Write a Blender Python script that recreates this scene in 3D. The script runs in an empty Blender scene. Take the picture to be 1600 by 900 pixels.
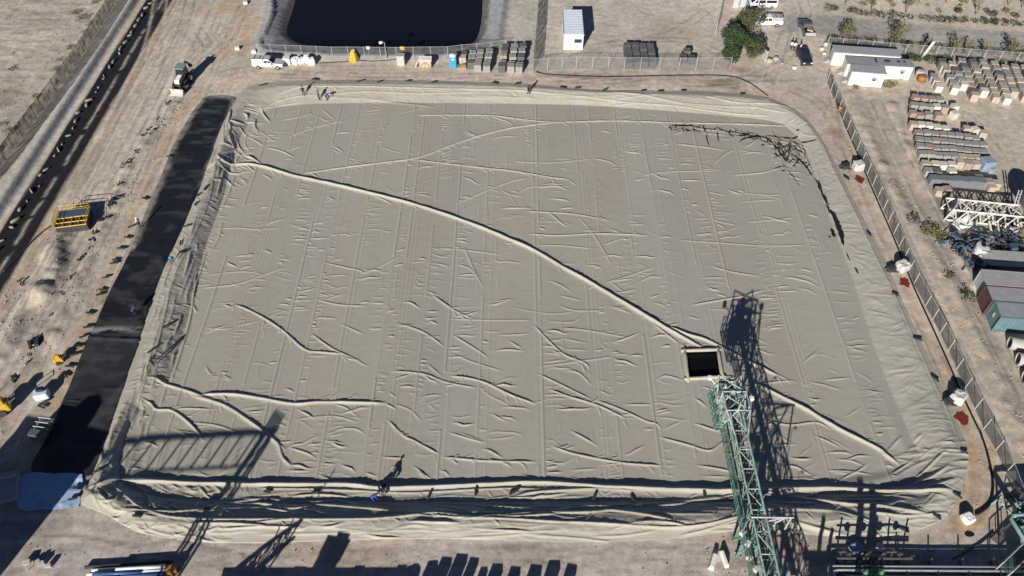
import bpy, bmesh, math, random
import numpy as np
from mathutils import Vector, Matrix
random.seed(7); RNG=np.random.default_rng(11)
R=math.radians
SC=bpy.context.scene
COL=SC.collection
# ------------------------------------------------------------------ camera and pixel -> site plan
H=75.0; F=1244.0; PITCH=R(48.5); SP,CP=math.sin(PITCH),math.cos(PITCH)
def G(px,py,z=0.0):
    x=(px-800)/F; v=(py-450)/F
    d=(x,CP-v*SP,-SP-v*CP); t=(z-H)/d[2]
    return Vector((d[0]*t,d[1]*t,z))
def G2(pts,z=0.0): return np.array([G(a,b,z)[:2] for a,b in pts])
SUN_AZ=R(20); SUN_EL=R(23)
# ------------------------------------------------------------------ render / world / light
w=bpy.data.worlds.new("World"); SC.world=w; w.use_nodes=True
nt=w.node_tree; bg=nt.nodes['Background']; sky=nt.nodes.new('ShaderNodeTexSky')
sky.sky_type='NISHITA'; sky.sun_disc=False; sky.sun_elevation=SUN_EL; sky.sun_rotation=R(180)+SUN_AZ
sky.air_density=0.4; sky.dust_density=0.1; sky.ozone_density=2.0
nt.links.new(sky.outputs[0],bg.inputs[0]); bg.inputs[1].default_value=0.05
sl=bpy.data.lights.new('sun','SUN'); sl.energy=4.9; sl.angle=R(0.5); sl.color=(1,0.95,0.88)
so=bpy.data.objects.new('sun',sl); COL.objects.link(so)
sd=Vector((math.sin(SUN_AZ)*math.cos(SUN_EL),math.cos(SUN_AZ)*math.cos(SUN_EL),-math.sin(SUN_EL)))
so.rotation_euler=sd.to_track_quat('-Z','Y').to_euler()
cam=bpy.data.cameras.new('camera'); co=bpy.data.objects.new('camera',cam); COL.objects.link(co)
cam.sensor_width=36; cam.lens=36*F/1600; cam.clip_end=6000; cam.clip_start=1
co.location=(0,0,H); co.rotation_euler=(R(90)-PITCH,0,0); SC.camera=co
SC.view_settings.view_transform='Standard'; SC.view_settings.look='None'; SC.view_settings.gamma=1
SC.view_settings.exposure=0.55; SC.view_settings.use_curve_mapping=False
SC.render.engine='CYCLES'; SC.cycles.max_bounces=6; SC.cycles.transparent_max_bounces=16
SC.cycles.use_denoising=True
# ------------------------------------------------------------------ materials
MATS={}
def mat(name,rgb,rough=0.8,var=0.18,scale=1.5,metal=0.0,bump=0.0,spec=0.3,detail=6,stretch=None,dirt=None):
    if name in MATS: return MATS[name]
    m=bpy.data.materials.new(name); m.use_nodes=True; MATS[name]=m
    n=m.node_tree.nodes; l=m.node_tree.links; b=n['Principled BSDF']
    b.inputs['Roughness'].default_value=rough; b.inputs['Metallic'].default_value=metal
    b.inputs['Specular IOR Level'].default_value=spec
    tc=n.new('ShaderNodeTexCoord'); nz=n.new('ShaderNodeTexNoise'); nz.inputs['Scale'].default_value=scale
    nz.inputs['Detail'].default_value=detail; nz.inputs['Roughness'].default_value=0.65
    src=tc.outputs['Object']
    if stretch:
        mp=n.new('ShaderNodeMapping'); mp.inputs['Scale'].default_value=stretch; l.new(src,mp.inputs[0]); src=mp.outputs[0]
    l.new(src,nz.inputs['Vector'])
    cr=n.new('ShaderNodeValToRGB'); cr.color_ramp.elements[0].position=0.3; cr.color_ramp.elements[1].position=0.7
    lo=[max(0,c*(1-var)) for c in rgb]; hi=[min(1,c*(1+var)) for c in rgb]
    if dirt: lo=dirt
    cr.color_ramp.elements[0].color=(*lo,1); cr.color_ramp.elements[1].color=(*hi,1)
    l.new(nz.outputs[0],cr.inputs[0]); l.new(cr.outputs[0],b.inputs['Base Color'])
    if bump:
        bp=n.new('ShaderNodeBump'); bp.inputs['Strength'].default_value=bump; bp.inputs['Distance'].default_value=0.1
        l.new(nz.outputs[0],bp.inputs['Height']); l.new(bp.outputs[0],b.inputs['Normal'])
    return m
def mesh_mat(name,rgb,opac):
    """woven wire / shade net: a thin see-through weave"""
    m=mat(name,rgb,0.7); n=m.node_tree.nodes; l=m.node_tree.links
    b=n['Principled BSDF']; out=n['Material Output']; tr=n.new('ShaderNodeBsdfTransparent'); mx=n.new('ShaderNodeMixShader')
    nz=n.new('ShaderNodeTexNoise'); nz.inputs['Scale'].default_value=0.9; tc=n.new('ShaderNodeTexCoord'); l.new(tc.outputs['Object'],nz.inputs['Vector'])
    mr=n.new('ShaderNodeMapRange'); mr.inputs[1].default_value=0.3; mr.inputs[2].default_value=0.7
    mr.inputs[3].default_value=opac*0.7; mr.inputs[4].default_value=opac*1.3; l.new(nz.outputs[0],mr.inputs[0])
    l.new(mr.outputs[0],mx.inputs[0]); l.new(tr.outputs[0],mx.inputs[1]); l.new(b.outputs[0],mx.inputs[2]); l.new(mx.outputs[0],out.inputs[0])
    return m
M_white=mat('white_paint',(.72,.72,.70),.5,.06,1.2)
M_whitewall=mat('white_wall',(.74,.73,.69),.7,.08,.8,dirt=(.62,.60,.55))
M_roofgrey=mat('grey_roof',(.30,.31,.32),.6,.12,1.5)
M_roofwhite=mat('pale_roof',(.62,.66,.70),.45,.08,1)
M_black=mat('black_plastic',(.012,.013,.016),.55,.3,2)
M_rubber=mat('rubber',(.016,.016,.017),.8,.3,4)
M_glass=mat('dark_glass',(.015,.02,.028),.12,.1,2,spec=.6)
M_steel=mat('galvanised',(.36,.37,.38),.45,.15,4,metal=.4)
M_darksteel=mat('dark_steel',(.06,.06,.065),.5,.3,4,metal=.3)
M_green=mat('green_paint',(.12,.235,.20),.6,.3,2.5,dirt=(.06,.115,.10))
M_palegreen=mat('pale_green_paint',(.27,.375,.34),.6,.3,2.5,dirt=(.17,.21,.18))
M_grate=mesh_mat('grating',(.05,.11,.095),.42)
M_belt=mat('belt_rubber',(.02,.022,.024),.7,.4,3)
M_yellow=mat('yellow_paint',(.55,.36,.05),.5,.25,4,dirt=(.30,.19,.03))
M_orange=mat('orange_paint',(.26,.12,.05),.6,.25,4)
M_blue=mat('blue_plastic',(.05,.27,.52),.4,.1,3)
M_bluesteel=mat('blue_steel',(.05,.085,.13),.5,.35,3)
M_silver=mat('silver_paint',(.55,.57,.58),.3,.06,2,metal=.3,spec=.5)
M_navy=mat('navy_paint',(.018,.025,.042),.25,.15,2,spec=.6)
M_greycar=mat('grey_paint',(.12,.125,.13),.3,.12,2,metal=.2,spec=.5)
M_concrete=mat('concrete',(.36,.345,.32),.85,.15,3,bump=.2)
M_block=[mat('block_grey',(.27,.265,.25),.9,.22,4,bump=.3),mat('block_tan',(.38,.33,.27),.9,.2,4,bump=.3),
         mat('block_pink',(.31,.24,.21),.9,.22,4,bump=.3),mat('block_dark',(.11,.112,.115),.9,.25,4,bump=.3),
         mat('block_pale',(.52,.49,.43),.85,.12,4,bump=.3),mat('bin_grey',(.15,.165,.175),.55,.15,3)]
M_wood=mat('wood',(.30,.22,.13),.8,.25,6,stretch=(1,8,1))
M_bag=mat('white_bag',(.70,.69,.66),.7,.1,3,bump=.4)
M_red=mat('red_spill',(.17,.022,.014),.8,.45,3)
M_mudwet=mat('wet_mud',(.09,.065,.045),.45,.35,2)
M_fence=mesh_mat('chain_link',(.20,.20,.20),.28)
M_net=mesh_mat('shade_net',(.05,.053,.06),.66)
M_foliage=[mat('leaf_green',(.038,.064,.024),.75,.65,2.2),mat('leaf_olive',(.085,.085,.045),.75,.5,2.2),
           mat('leaf_dry',(.17,.15,.075),.8,.4,2.5),mat('leaf_dark',(.030,.052,.022),.75,.5,2.2)]
M_bark=mat('bark',(.12,.09,.06),.9,.3,8,bump=.4)
M_tarp=mat('blue_tarp',(.33,.42,.60),.6,.18,1.2,bump=.3)
M_teal=mat('teal_container',(.10,.165,.18),.6,.15,1.5)
M_maroon=mat('maroon_container',(.095,.045,.05),.55,.2,1.5)
M_lightgrey=mat('light_grey_steel',(.33,.335,.33),.6,.15,1)
M_liner=mat('black_liner',(.0125,.0135,.0165),.42,.5,.5,spec=.4,stretch=(1.6,.35,1))
M_ballast=mat('ballast_dark',(.035,.045,.042),.75,.4,4)
M_skin=mat('skin',(.24,.13,.085),.6,.1,5)
# ------------------------------------------------------------------ mesh helper
class MB:
    def __init__(s): s.v=[]; s.f=[]
    def add(s,vs,fs):
        o=len(s.v); s.v+= [tuple(x) for x in vs]; s.f+= [tuple(i+o for i in f) for f in fs]; return s
    def box(s,c,d,rz=0,rx=0,ry=0,top=1.0):
        hx,hy,hz=d[0]/2,d[1]/2,d[2]/2
        m=Matrix.Rotation(rz,3,'Z')@Matrix.Rotation(ry,3,'Y')@Matrix.Rotation(rx,3,'X')
        vs=[]
        for z in(-1,1):
            k=1 if z<0 else top
            for x,y in((-1,-1),(1,-1),(1,1),(-1,1)): vs.append(Vector(c)+m@Vector((x*hx*k,y*hy*k,z*hz)))
        return s.add(vs,[(3,2,1,0),(4,5,6,7),(0,1,5,4),(1,2,6,5),(2,3,7,6),(3,0,4,7)])
    def tube(s,pts,r,n=6,caps=True):
        pts=[Vector(p) for p in pts]; rs=r if isinstance(r,(list,tuple)) else [r]*len(pts)
        vs=[];fs=[]
        for i,p in enumerate(pts):
            t=(pts[min(i+1,len(pts)-1)]-pts[max(i-1,0)]); t=t.normalized() if t.length>1e-9 else Vector((0,0,1))
            u=t.cross(Vector((0,0,1)) if abs(t.z)<.95 else Vector((1,0,0))).normalized(); v=t.cross(u)
            for k in range(n):
                a=2*math.pi*k/n; vs.append(p+(u*math.cos(a)+v*math.sin(a))*rs[i])
        for i in range(len(pts)-1):
            for k in range(n):
                a=i*n+k;b=i*n+(k+1)%n; fs.append((a,b,b+n,a+n))
        if caps: fs.append(tuple(range(n-1,-1,-1))); fs.append(tuple((len(pts)-1)*n+k for k in range(n)))
        return s.add(vs,fs)
    def bar(s,a,b,wd=.08,ht=None):
        return s.tube([a,b],wd/1.414,4)
    def lathe(s,c,prof,n=16,axis='Z',rz=0):
        vs=[];fs=[]
        m=Matrix.Rotation(rz,3,'Z')
        for r,z in prof:
            for k in range(n):
                a=2*math.pi*k/n
                p=Vector((r*math.cos(a),r*math.sin(a),z))
                if axis=='X': p=Vector((p.z,p.x,p.y))
                elif axis=='Y': p=Vector((p.x,p.z,p.y))
                vs.append(Vector(c)+m@p)
        for i in range(len(prof)-1):
            for k in range(n):
                a=i*n+k;b=i*n+(k+1)%n; fs.append((a,b,b+n,a+n))
        fs.append(tuple(range(n-1,-1,-1))); fs.append(tuple((len(prof)-1)*n+k for k in range(n)))
        return s.add(vs,fs)
    def prism(s,poly,z0,z1):
        n=len(poly); vs=[(p[0],p[1],z0) for p in poly]+[(p[0],p[1],z1) for p in poly]
        return s.add(vs,[tuple(range(n-1,-1,-1)),tuple(range(n,2*n))]+[(i,(i+1)%n,(i+1)%n+n,i+n) for i in range(n)])
    def build(s,name,m,parent=None,smooth=False,bevel=0,loc=None,rz=0):
        me=bpy.data.meshes.new(name); me.from_pydata(s.v,[],s.f); me.validate(); me.update()
        bm=bmesh.new(); bm.from_mesh(me); bmesh.ops.recalc_face_normals(bm,faces=bm.faces); bm.to_mesh(me); bm.free()
        o=bpy.data.objects.new(name,me); COL.objects.link(o)
        if m: me.materials.append(m)
        if smooth: me.polygons.foreach_set('use_smooth',[True]*len(me.polygons))
        if parent: o.parent=parent
        if loc is not None: o.location=loc
        if rz: o.rotation_euler[2]=rz
        if bevel:
            b=o.modifiers.new('bevel','BEVEL'); b.width=bevel; b.segments=2; b.limit_method='ANGLE'
        return o
def tag(o,label,cat,group=None,kind=None):
    o['label']=label; o['category']=cat
    if group: o['group']=group
    if kind: o['kind']=kind
    return o
def struct(o): o['kind']='structure'; return o
def thing(name,label,cat,loc=(0,0,0),rz=0,group=None):
    o=bpy.data.objects.new(name,None); COL.objects.link(o); o.location=loc; o.rotation_euler=(0,0,rz); o.empty_display_size=.3
    return tag(o,label,cat,group)
def dup(root,loc,rz,label=None,group=None,scale=None):
    r=root.copy(); COL.objects.link(r); r.location=loc; r.rotation_euler=(0,0,rz)
    if label: r['label']=label
    if group: r['group']=group
    if scale: r.scale=scale
    for ch in list(root.children):
        c=ch.copy(); COL.objects.link(c); c.parent=r
        for g in ch.children:
            d=g.copy(); COL.objects.link(d); d.parent=c
    return r
# ------------------------------------------------------------------ numpy noise and polygon tools
def vnoise(x,y,seed=0):
    xi=np.floor(x).astype(np.int64); yi=np.floor(y).astype(np.int64); fx=x-xi; fy=y-yi
    fx=fx*fx*(3-2*fx); fy=fy*fy*(3-2*fy)
    def h(a,b):
        n=(a*374761393+b*668265263+seed*974634541)&0x7fffffff
        n=((n^(n>>13))*1274126177)&0x7fffffff; n=n^(n>>16)
        return (n&0xffff)/65535.0
    return (h(xi,yi)*(1-fx)+h(xi+1,yi)*fx)*(1-fy)+(h(xi,yi+1)*(1-fx)+h(xi+1,yi+1)*fx)*fy
def fbm(x,y,seed=0,o=4,g=.5):
    t=0;a=1;n=0
    for i in range(o): t=t+a*vnoise(x*2**i+17*i,y*2**i-31*i,seed+i); n+=a; a*=g
    return t/n
def seg_dist(X,Y,poly,closed=True):
    d=np.full(X.shape,1e9); n=len(poly)
    for i in range(n if closed else n-1):
        ax,ay=poly[i]; bx,by=poly[(i+1)%n]; dx,dy=bx-ax,by-ay; L=dx*dx+dy*dy+1e-12
        t=np.clip(((X-ax)*dx+(Y-ay)*dy)/L,0,1); d=np.minimum(d,(X-ax-t*dx)**2+(Y-ay-t*dy)**2)
    return np.sqrt(d)
def inside(X,Y,poly):
    c=np.zeros(X.shape,bool); n=len(poly)
    for i in range(n):
        ax,ay=poly[i]; bx,by=poly[(i+1)%n]
        if ay==by: continue
        c^=((ay>Y)!=(by>Y))&(X<(bx-ax)*(Y-ay)/(by-ay)+ax)
    return c
def sdist(X,Y,poly):
    d=seg_dist(X,Y,poly); return np.where(inside(X,Y,poly),d,-d)
def sstep(a,b,x):
    t=np.clip((x-a)/(b-a),0,1); return t*t*(3-2*t)
def smoothpoly(pts,n=4,closed=True):
    """Catmull-Rom through the points"""
    P=[np.array(p,float) for p in pts]; N=len(P); out=[]
    rng=range(N if closed else N-1)
    for i in rng:
        if closed: p0,p1,p2,p3=P[i-1],P[i],P[(i+1)%N],P[(i+2)%N]
        else: p0,p1,p2,p3=P[max(i-1,0)],P[i],P[i+1],P[min(i+2,N-1)]
        for k in range(n):
            t=k/n; out.append(.5*((2*p1)+(-p0+p2)*t+(2*p0-5*p1+4*p2-p3)*t*t+(-p0+3*p1-3*p2+p3)*t**3))
    if not closed: out.append(P[-1])
    return np.array(out)
def grid_mesh(name,X,Y,Z,m,keep=None,cols=None,parent=None):
    ny,nx=X.shape; me=bpy.data.meshes.new(name)
    idx=np.arange(nx*ny).reshape(ny,nx)
    q=np.stack([idx[:-1,:-1],idx[:-1,1:],idx[1:,1:],idx[1:,:-1]],-1).reshape(-1,4)
    if keep is not None: q=q[keep.reshape(-1)]
    used=np.unique(q); remap=np.full(nx*ny,-1,np.int64); remap[used]=np.arange(len(used)); q=remap[q]
    V=np.stack([X.ravel(),Y.ravel(),Z.ravel()],-1)[used].astype(np.float32)
    me.vertices.add(len(V)); me.vertices.foreach_set('co',V.ravel())
    me.loops.add(q.size); me.loops.foreach_set('vertex_index',q.ravel().astype(np.int32))
    me.polygons.add(len(q)); me.polygons.foreach_set('loop_start',np.arange(0,q.size,4,dtype=np.int32))
    me.polygons.foreach_set('use_smooth',np.ones(len(q),bool))
    me.update(calc_edges=True)
    if cols is not None:
        a=me.color_attributes.new('Col','FLOAT_COLOR','POINT')
        c=np.ones((len(V),4),np.float32); c[:,:3]=cols.reshape(-1,3)[used]; a.data.foreach_set('color',c.ravel())
    me.materials.append(m); o=bpy.data.objects.new(name,me); COL.objects.link(o)
    if parent: o.parent=parent
    return o
# ================================================================== OUTLINES (photo-measured plan of the site)
FLATZ=-.8
OUT=smoothpoly(G2([(380,140),(398,133),(440,127),(520,125),(600,125),(700,127),(800,130),(880,137),(960,142),(1040,143),(1100,143),(1160,147),(1200,153),(1230,165),(1255,182),(1275,205),(1297,240),(1332,310),(1372,385),(1412,475),(1442,540),(1472,605),(1500,670),(1513,705),(1510,735),(1497,775),(1480,806),(1445,825),(1400,836),(1340,841),(1250,834),(1150,829),(1080,840),(950,847),(860,847),(700,842),(540,844),(400,849),(300,846),(215,832),(170,806),(127,788),(128,772),(148,735),(168,680),(192,610),(213,550),(238,470),(256,420),(284,360),(314,290),(333,235),(343,205),(362,168)]),2)
INN=smoothpoly(G2([(430,167),(560,161),(700,161),(900,164),(1000,170),(1100,178),(1200,188),(1235,203),(1260,237),(1285,310),(1330,430),(1365,540),(1400,630),(1425,690),(1438,722),(1424,758),(1300,776),(1150,784),(950,784),(850,785),(700,785),(600,785),(400,784),(250,778),(190,752),(195,690),(220,640),(262,600),(280,540),(305,460),(320,390),(345,320),(360,265),(370,230),(387,195)],FLATZ),2)
HOLE=G2([(1072,548),(1121,546),(1127,586),(1077,589)],FLATZ+.25)
def cover_base(X,Y):
    do=seg_dist(X,Y,OUT); ins=inside(X,Y,OUT); inn=inside(X,Y,INN); di=np.where(inn,0.0,seg_dist(X,Y,INN)); t=do/(do+di+1e-9)
    S=sstep(52,42,Y); N=sstep(98,104,Y); E=sstep(20,40,X)*(1-S)*(1-N); W=np.clip(1-S-N-E,0,1)
    ch=.46*S+.22*N+.20*E+.34*W; tc=.36*S+.28*N+.24*E+.42*W
    ch=ch*(.75+.5*fbm(X*.16,Y*.16,5,3)); tc=tc*(.9+.2*fbm(X*.1,Y*.1,6,2))
    u=np.clip(t/tc,0,1); up=.5*u**.9+.5*sstep(0,1,u)
    v=np.clip((t-tc)/(1-tc),0,1); p=1.25+.25*S; dn=v**p
    z=np.where(t<tc,.03+(ch-.03)*up,ch+(FLATZ-ch)*dn)
    dd=np.where(inn,seg_dist(X,Y,INN),0); z=np.where(t>tc,z+.2*S*np.clip(dn,0,1),z); z=np.where(inn,FLATZ+.2*S*(1-sstep(1.0,2.3,dd)),z)
    return z,do,di,ins,t
ZF=FLATZ
def cover_z(x,y):
    return float(cover_base(np.array([[x]]),np.array([[y]]))[0][0,0])
def Gc(pts):
    """photo points -> plan positions on the cover's own surface"""
    z=np.full(len(pts),FLATZ); 
    for _ in range(4):
        P=np.array([G(a,b,c)[:2] for (a,b),c in zip(pts,z)]); zz=cover_base(P[None,:,0],P[None,:,1])[0][0]; z=.35*z+.65*zz
    return P
# ================================================================== WRINKLES: (points in photo px, height, half width)
WR=[
 # the long air ridge across the cover
 ([(340,240),(350,252),(400,258),(460,275),(520,288),(590,305),(655,322),(740,351),(800,376),(836,392),(880,418),(920,440),(960,464),(1000,488),(1050,518),(1090,540),(1110,552)],.46,.24),
 ([(1040,508),(1075,523),(1105,532),(1150,555),(1200,580),(1225,590)],.34,.2),
 ([(1020,505),(1045,525),(1065,540)],.2,.16),
 ([(1175,597),(1215,617),(1260,640),(1310,670),(1370,700),(1385,712),(1408,727)],.45,.24),
 ([(1170,602),(1230,595),(1245,598)],.14,.14),
 # upper field
 ([(470,272),(530,263),(600,254),(655,246),(720,222),(790,202),(870,191)],.24,.17),
 ([(650,250),(700,256),(760,263),(800,267),(860,277),(890,280)],.22,.15),
 ([(650,180),(720,180),(770,181),(810,186),(865,191),(960,189),(1050,192),(1150,194),(1230,196)],.24,.16),
 ([(620,178),(680,165)],.08,.12),
 ([(710,320),(760,298),(800,283),(827,277)],.12,.13),
 ([(620,303),(660,285),(680,278)],.06,.12),
 ([(390,170),(440,165),(470,160)],.12,.14),([(440,188),(480,180),(485,170)],.12,.14),([(450,215),(490,200),(540,188)],.14,.15),
 ([(500,168),(525,188)],.1,.12),([(415,230),(440,236),(462,247)],.16,.15),
 ([(390,355),(410,350),(445,320)],.07,.12),([(330,357),(370,356),(400,358),(437,356)],.1,.13),
 ([(305,385),(345,390)],.09,.13),([(315,450),(370,444),(410,430),(445,418)],.12,.14),([(320,430),(380,424),(415,430)],.08,.13),
 ([(365,475),(400,490),(440,515),(475,545),(500,550),(540,553)],.24,.18),([(485,520),(520,545),(565,565)],.17,.15),
 ([(480,556),(515,556)],.1,.12),([(495,468),(530,476),(575,478)],.12,.13),([(505,410),(560,422),(575,425),(625,400)],.12,.13),
 ([(530,505),(570,523)],.11,.13),([(560,588),(640,592),(700,600),(690,595)],.0,.1),
 ([(610,580),(660,584),(700,598),(745,606)],.18,.15),([(700,587),(750,595),(800,618),(840,632)],.24,.16),
 ([(665,566),(690,588)],.12,.13),([(618,505),(660,518),(695,542)],.16,.14),([(675,460),(710,485),(740,498)],.2,.15),
 ([(700,498),(760,500),(830,500)],.09,.12),([(705,522),(735,540),(765,560)],.14,.14),([(705,552),(740,566),(785,580)],.1,.12),
 ([(725,385),(740,420),(755,450)],.12,.14),([(673,388),(720,390),(785,398)],.1,.13),([(712,412),(735,420),(745,435)],.12,.13),
 ([(820,330),(860,332),(900,335),(955,345)],.17,.15),([(825,365),(870,368),(940,365),(1015,368)],.18,.14),
 ([(835,383),(880,384),(930,389)],.1,.13),([(905,340),(930,370),(955,413)],.12,.14),([(945,442),(985,430),(1022,417)],.13,.14),
 ([(870,412),(900,412)],.09,.12),([(805,305),(830,292),(890,291)],.1,.13),([(800,252),(860,254),(925,248)],.11,.13),
 ([(925,247),(950,252),(966,260)],.13,.13),([(1000,275),(1035,269),(1100,267),(1120,269)],.12,.13),
 ([(1055,225),(1100,230),(1133,235)],.18,.14),([(1115,257),(1130,243),(1148,233)],.16,.15),([(1148,234),(1200,241)],.1,.13),
 ([(1145,274),(1190,270),(1220,262)],.16,.14),([(1155,301),(1200,305),(1222,303)],.1,.12),([(1157,315),(1215,312)],.1,.12),([(1165,347),(1235,341)],.11,.12),
 ([(1060,375),(1120,379),(1200,384),(1260,382)],.1,.13),([(1110,415),(1145,425),(1190,432)],.12,.13),
 ([(1080,477),(1130,468),(1160,463),(1195,452)],.17,.14),([(1170,542),(1200,541)],.1,.12),
 ([(800,480),(860,490),(900,486)],.07,.12),([(873,461),(910,470)],.1,.13),([(873,477),(900,485),(950,485)],.1,.12),
 ([(875,513),(910,515),(985,528)],.11,.12),([(835,508),(850,525),(880,553),(915,568),(922,580)],.22,.15),
 ([(840,573),(880,568),(960,557)],.1,.13),([(875,528),(917,536)],.1,.12),([(880,546),(920,547)],.1,.13),
 ([(838,583),(870,598),(925,625)],.16,.14),([(882,578),(905,583),(925,603)],.14,.14),([(857,608),(890,620),(935,634),(980,655)],.22,.15),
 ([(930,625),(970,640),(1010,658),(1025,662),(1035,673)],.18,.15),([(975,632),(1020,632)],.11,.12),
 ([(1025,595),(1040,587),(1070,595)],.12,.13),([(1035,672),(1070,655)],.1,.13),
 # lower field
 ([(225,592),(240,590),(258,600),(290,610),(330,625),(345,632)],.32,.22),
 ([(310,617),(360,616),(400,621),(460,631),(500,628),(560,629),(605,630)],.34,.2),
 ([(300,618),(350,633),(390,658),(425,685),(448,705)],.34,.22),([(420,680),(435,695),(442,715),(458,730)],.3,.2),
 ([(215,618),(235,630),(245,640),(270,642),(300,665),(320,690)],.28,.2),([(448,698),(480,708),(495,717)],.16,.15),([(445,735),(470,736),(488,735)],.16,.14),
 ([(270,640),(295,638),(335,640)],.14,.15),([(295,660),(340,665),(380,680)],.12,.14),([(320,590),(335,588),(350,590)],.08,.12),
 ([(545,640),(580,636)],.12,.13),([(605,655),(630,680),(650,690),(690,712)],.22,.15),([(690,714),(760,720),(840,722)],.2,.15),
 ([(595,710),(600,714),(635,716)],.13,.14),([(570,738),(590,745)],.12,.13),([(700,675),(750,690),(760,688)],.13,.14),
 ([(715,675),(755,690)],.1,.13),([(610,630),(640,640),(660,660)],.1,.13),([(460,655),(520,650),(560,660)],.1,.13),
 ([(890,672),(910,683),(935,697)],.18,.15),([(862,697),(890,707),(930,716),(980,724),(1037,728)],.22,.15),
 ([(890,665),(860,690),(870,700)],.0,.1),([(890,735),(935,732)],.1,.13),([(890,745),(910,753)],.13,.14),
 ([(1030,683),(1075,695),(1108,704),(1128,692),(1145,696)],.17,.14),([(1088,727),(1120,732),(1150,738)],.17,.15),([(1093,744),(1140,745)],.1,.13),
 ([(1205,696),(1245,694)],.12,.13),([(1200,658),(1235,664),(1275,660),(1300,672)],.16,.15),([(1270,680),(1290,688),(1315,700)],.16,.15),
 ([(1290,707),(1320,707),(1335,713)],.15,.14),([(1305,718),(1330,720),(1355,730)],.12,.14),([(1288,735),(1330,737),(1365,742)],.13,.14),
 ([(1390,742),(1415,727),(1430,715)],.18,.15),([(1210,747),(1260,747),(1280,742)],.1,.13),
 ([(1285,594),(1330,590)],.11,.13),
 # south edge: rolled folds
 ([(130,766),(155,758),(185,750),(230,751),(300,755),(400,757),(480,757),(540,757),(600,763),(640,762),(700,760),(760,757),(840,754),(900,757),(950,761),(1060,765),(1160,767),(1250,764),(1320,764),(1400,768),(1492,768)],.55,.3),
 ([(400,763),(480,764),(560,767),(640,770),(720,766),(800,763),(860,766)],.2,.18),
 ([(800,778),(830,770),(880,766),(935,764),(1000,768)],.3,.22),
 ([(1030,788),(1090,782),(1165,779)],.3,.22),([(1215,776),(1270,781),(1320,788),(1370,790),(1420,798),(1460,806)],.42,.28),
 ([(1215,796),(1260,797),(1310,799)],.3,.25),([(1215,811),(1250,818),(1290,830),(1330,838)],.35,.28),([(1300,797),(1340,808),(1385,825)],.2,.2),
 ([(1320,805),(1350,815),(1365,828)],.16,.18),([(1370,795),(1390,812),(1405,828)],.18,.2),
 ([(980,792),(1040,786),(1080,780)],.22,.2),([(690,790),(740,783),(800,775)],.14,.2),([(640,800),(700,803),(760,798)],.16,.2),
 ([(170,756),(190,768),(215,790),(240,801),(270,808),(330,812),(420,812),(500,812),(580,811),(640,806),(680,802),(740,809),(800,811),(860,815),(920,817),(1000,822),(1060,824),(1110,818),(1160,806)],.28,.22),
 ([(1060,838),(1110,826),(1165,808)],.2,.2),([(400,835),(500,834),(560,832),(640,838)],.1,.15),([(560,838),(590,832),(640,828),(700,832)],.12,.14),
 ([(320,838),(260,835),(200,815)],.14,.16),([(780,835),(850,836),(880,843)],.12,.14),([(950,830),(980,820),(1010,812)],.12,.14),
 # gathers in the far corner
 ([(1200,216),(1218,238),(1233,258)],.2,.16),([(1212,216),(1230,240),(1245,255)],.2,.16),([(1236,218),(1233,240),(1230,256)],.22,.16),([(1240,222),(1258,246),(1271,275)],.24,.18),([(1195,226),(1212,228),(1232,222)],.16,.14),([(1222,262),(1236,255),(1252,258)],.16,.14),([(1250,205),(1262,212),(1280,215)],.16,.16),([(1244,200),(1256,192),(1270,190)],.14,.16),
 # east slope
 ([(1425,752),(1450,730),(1480,700)],.26,.22),([(1420,760),(1455,745),(1485,725)],.3,.24),([(1440,765),(1480,752),(1500,745)],.22,.2),
 ([(1470,760),(1500,747)],.18,.16),
 # west slope and crest pipe
 ([(338,240),(330,300),(312,350),(287,400),(273,430),(266,455),(246,540),(222,610),(190,690),(162,738)],.16,.12),
 ([(322,395),(312,430),(304,455),(297,500),(283,550),(266,602)],.26,.16),([(262,600),(252,630),(250,640)],.16,.14),
 ([(340,250),(352,265),(372,272),(385,268)],.2,.2),
 # north bank lips
 ([(400,175),(430,160),(470,150),(520,147),(580,143),(650,146),(740,144)],.14,.18),
 ([(430,150),(470,136),(520,135),(600,136),(700,139),(800,141),(860,146),(920,152),(980,160),(1060,166),(1130,176),(1200,181)],.2,.18),
 ([(950,145),(1000,148),(1060,160),(1120,166),(1180,168),(1230,176)],.18,.2),([(1100,150),(1150,160),(1210,163),(1240,172)],.2,.2),
 ([(960,155),(1000,150),(1030,148)],.14,.16),([(1020,150),(1080,165),(1150,172)],.14,.18),
 ([(390,200),(383,225),(395,240)],.12,.14),([(400,200),(430,222)],.1,.13),
 ([(1230,196),(1240,205),(1238,215)],.16,.16),([(1160,205),(1200,218),(1240,224),(1262,232),(1275,260),(1290,310),(1300,345)],.16,.16),
 ([(1080,200),(1140,207),(1190,215)],.14,.14),
 ([(1235,165),(1268,195),(1285,225),(1300,262),(1332,325),(1360,385),(1392,450),(1420,512),(1455,590),(1485,655),(1497,690)],.12,.14),
]
SEAM_PX=[300,352,392,436,474,528,592,614,655,697,750,838,846,925,955,1010,1062,1118,1165,1243,1325]   # along y=560
SEAMS=[G(x,560,FLATZ)[0] for x in SEAM_PX]
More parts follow.
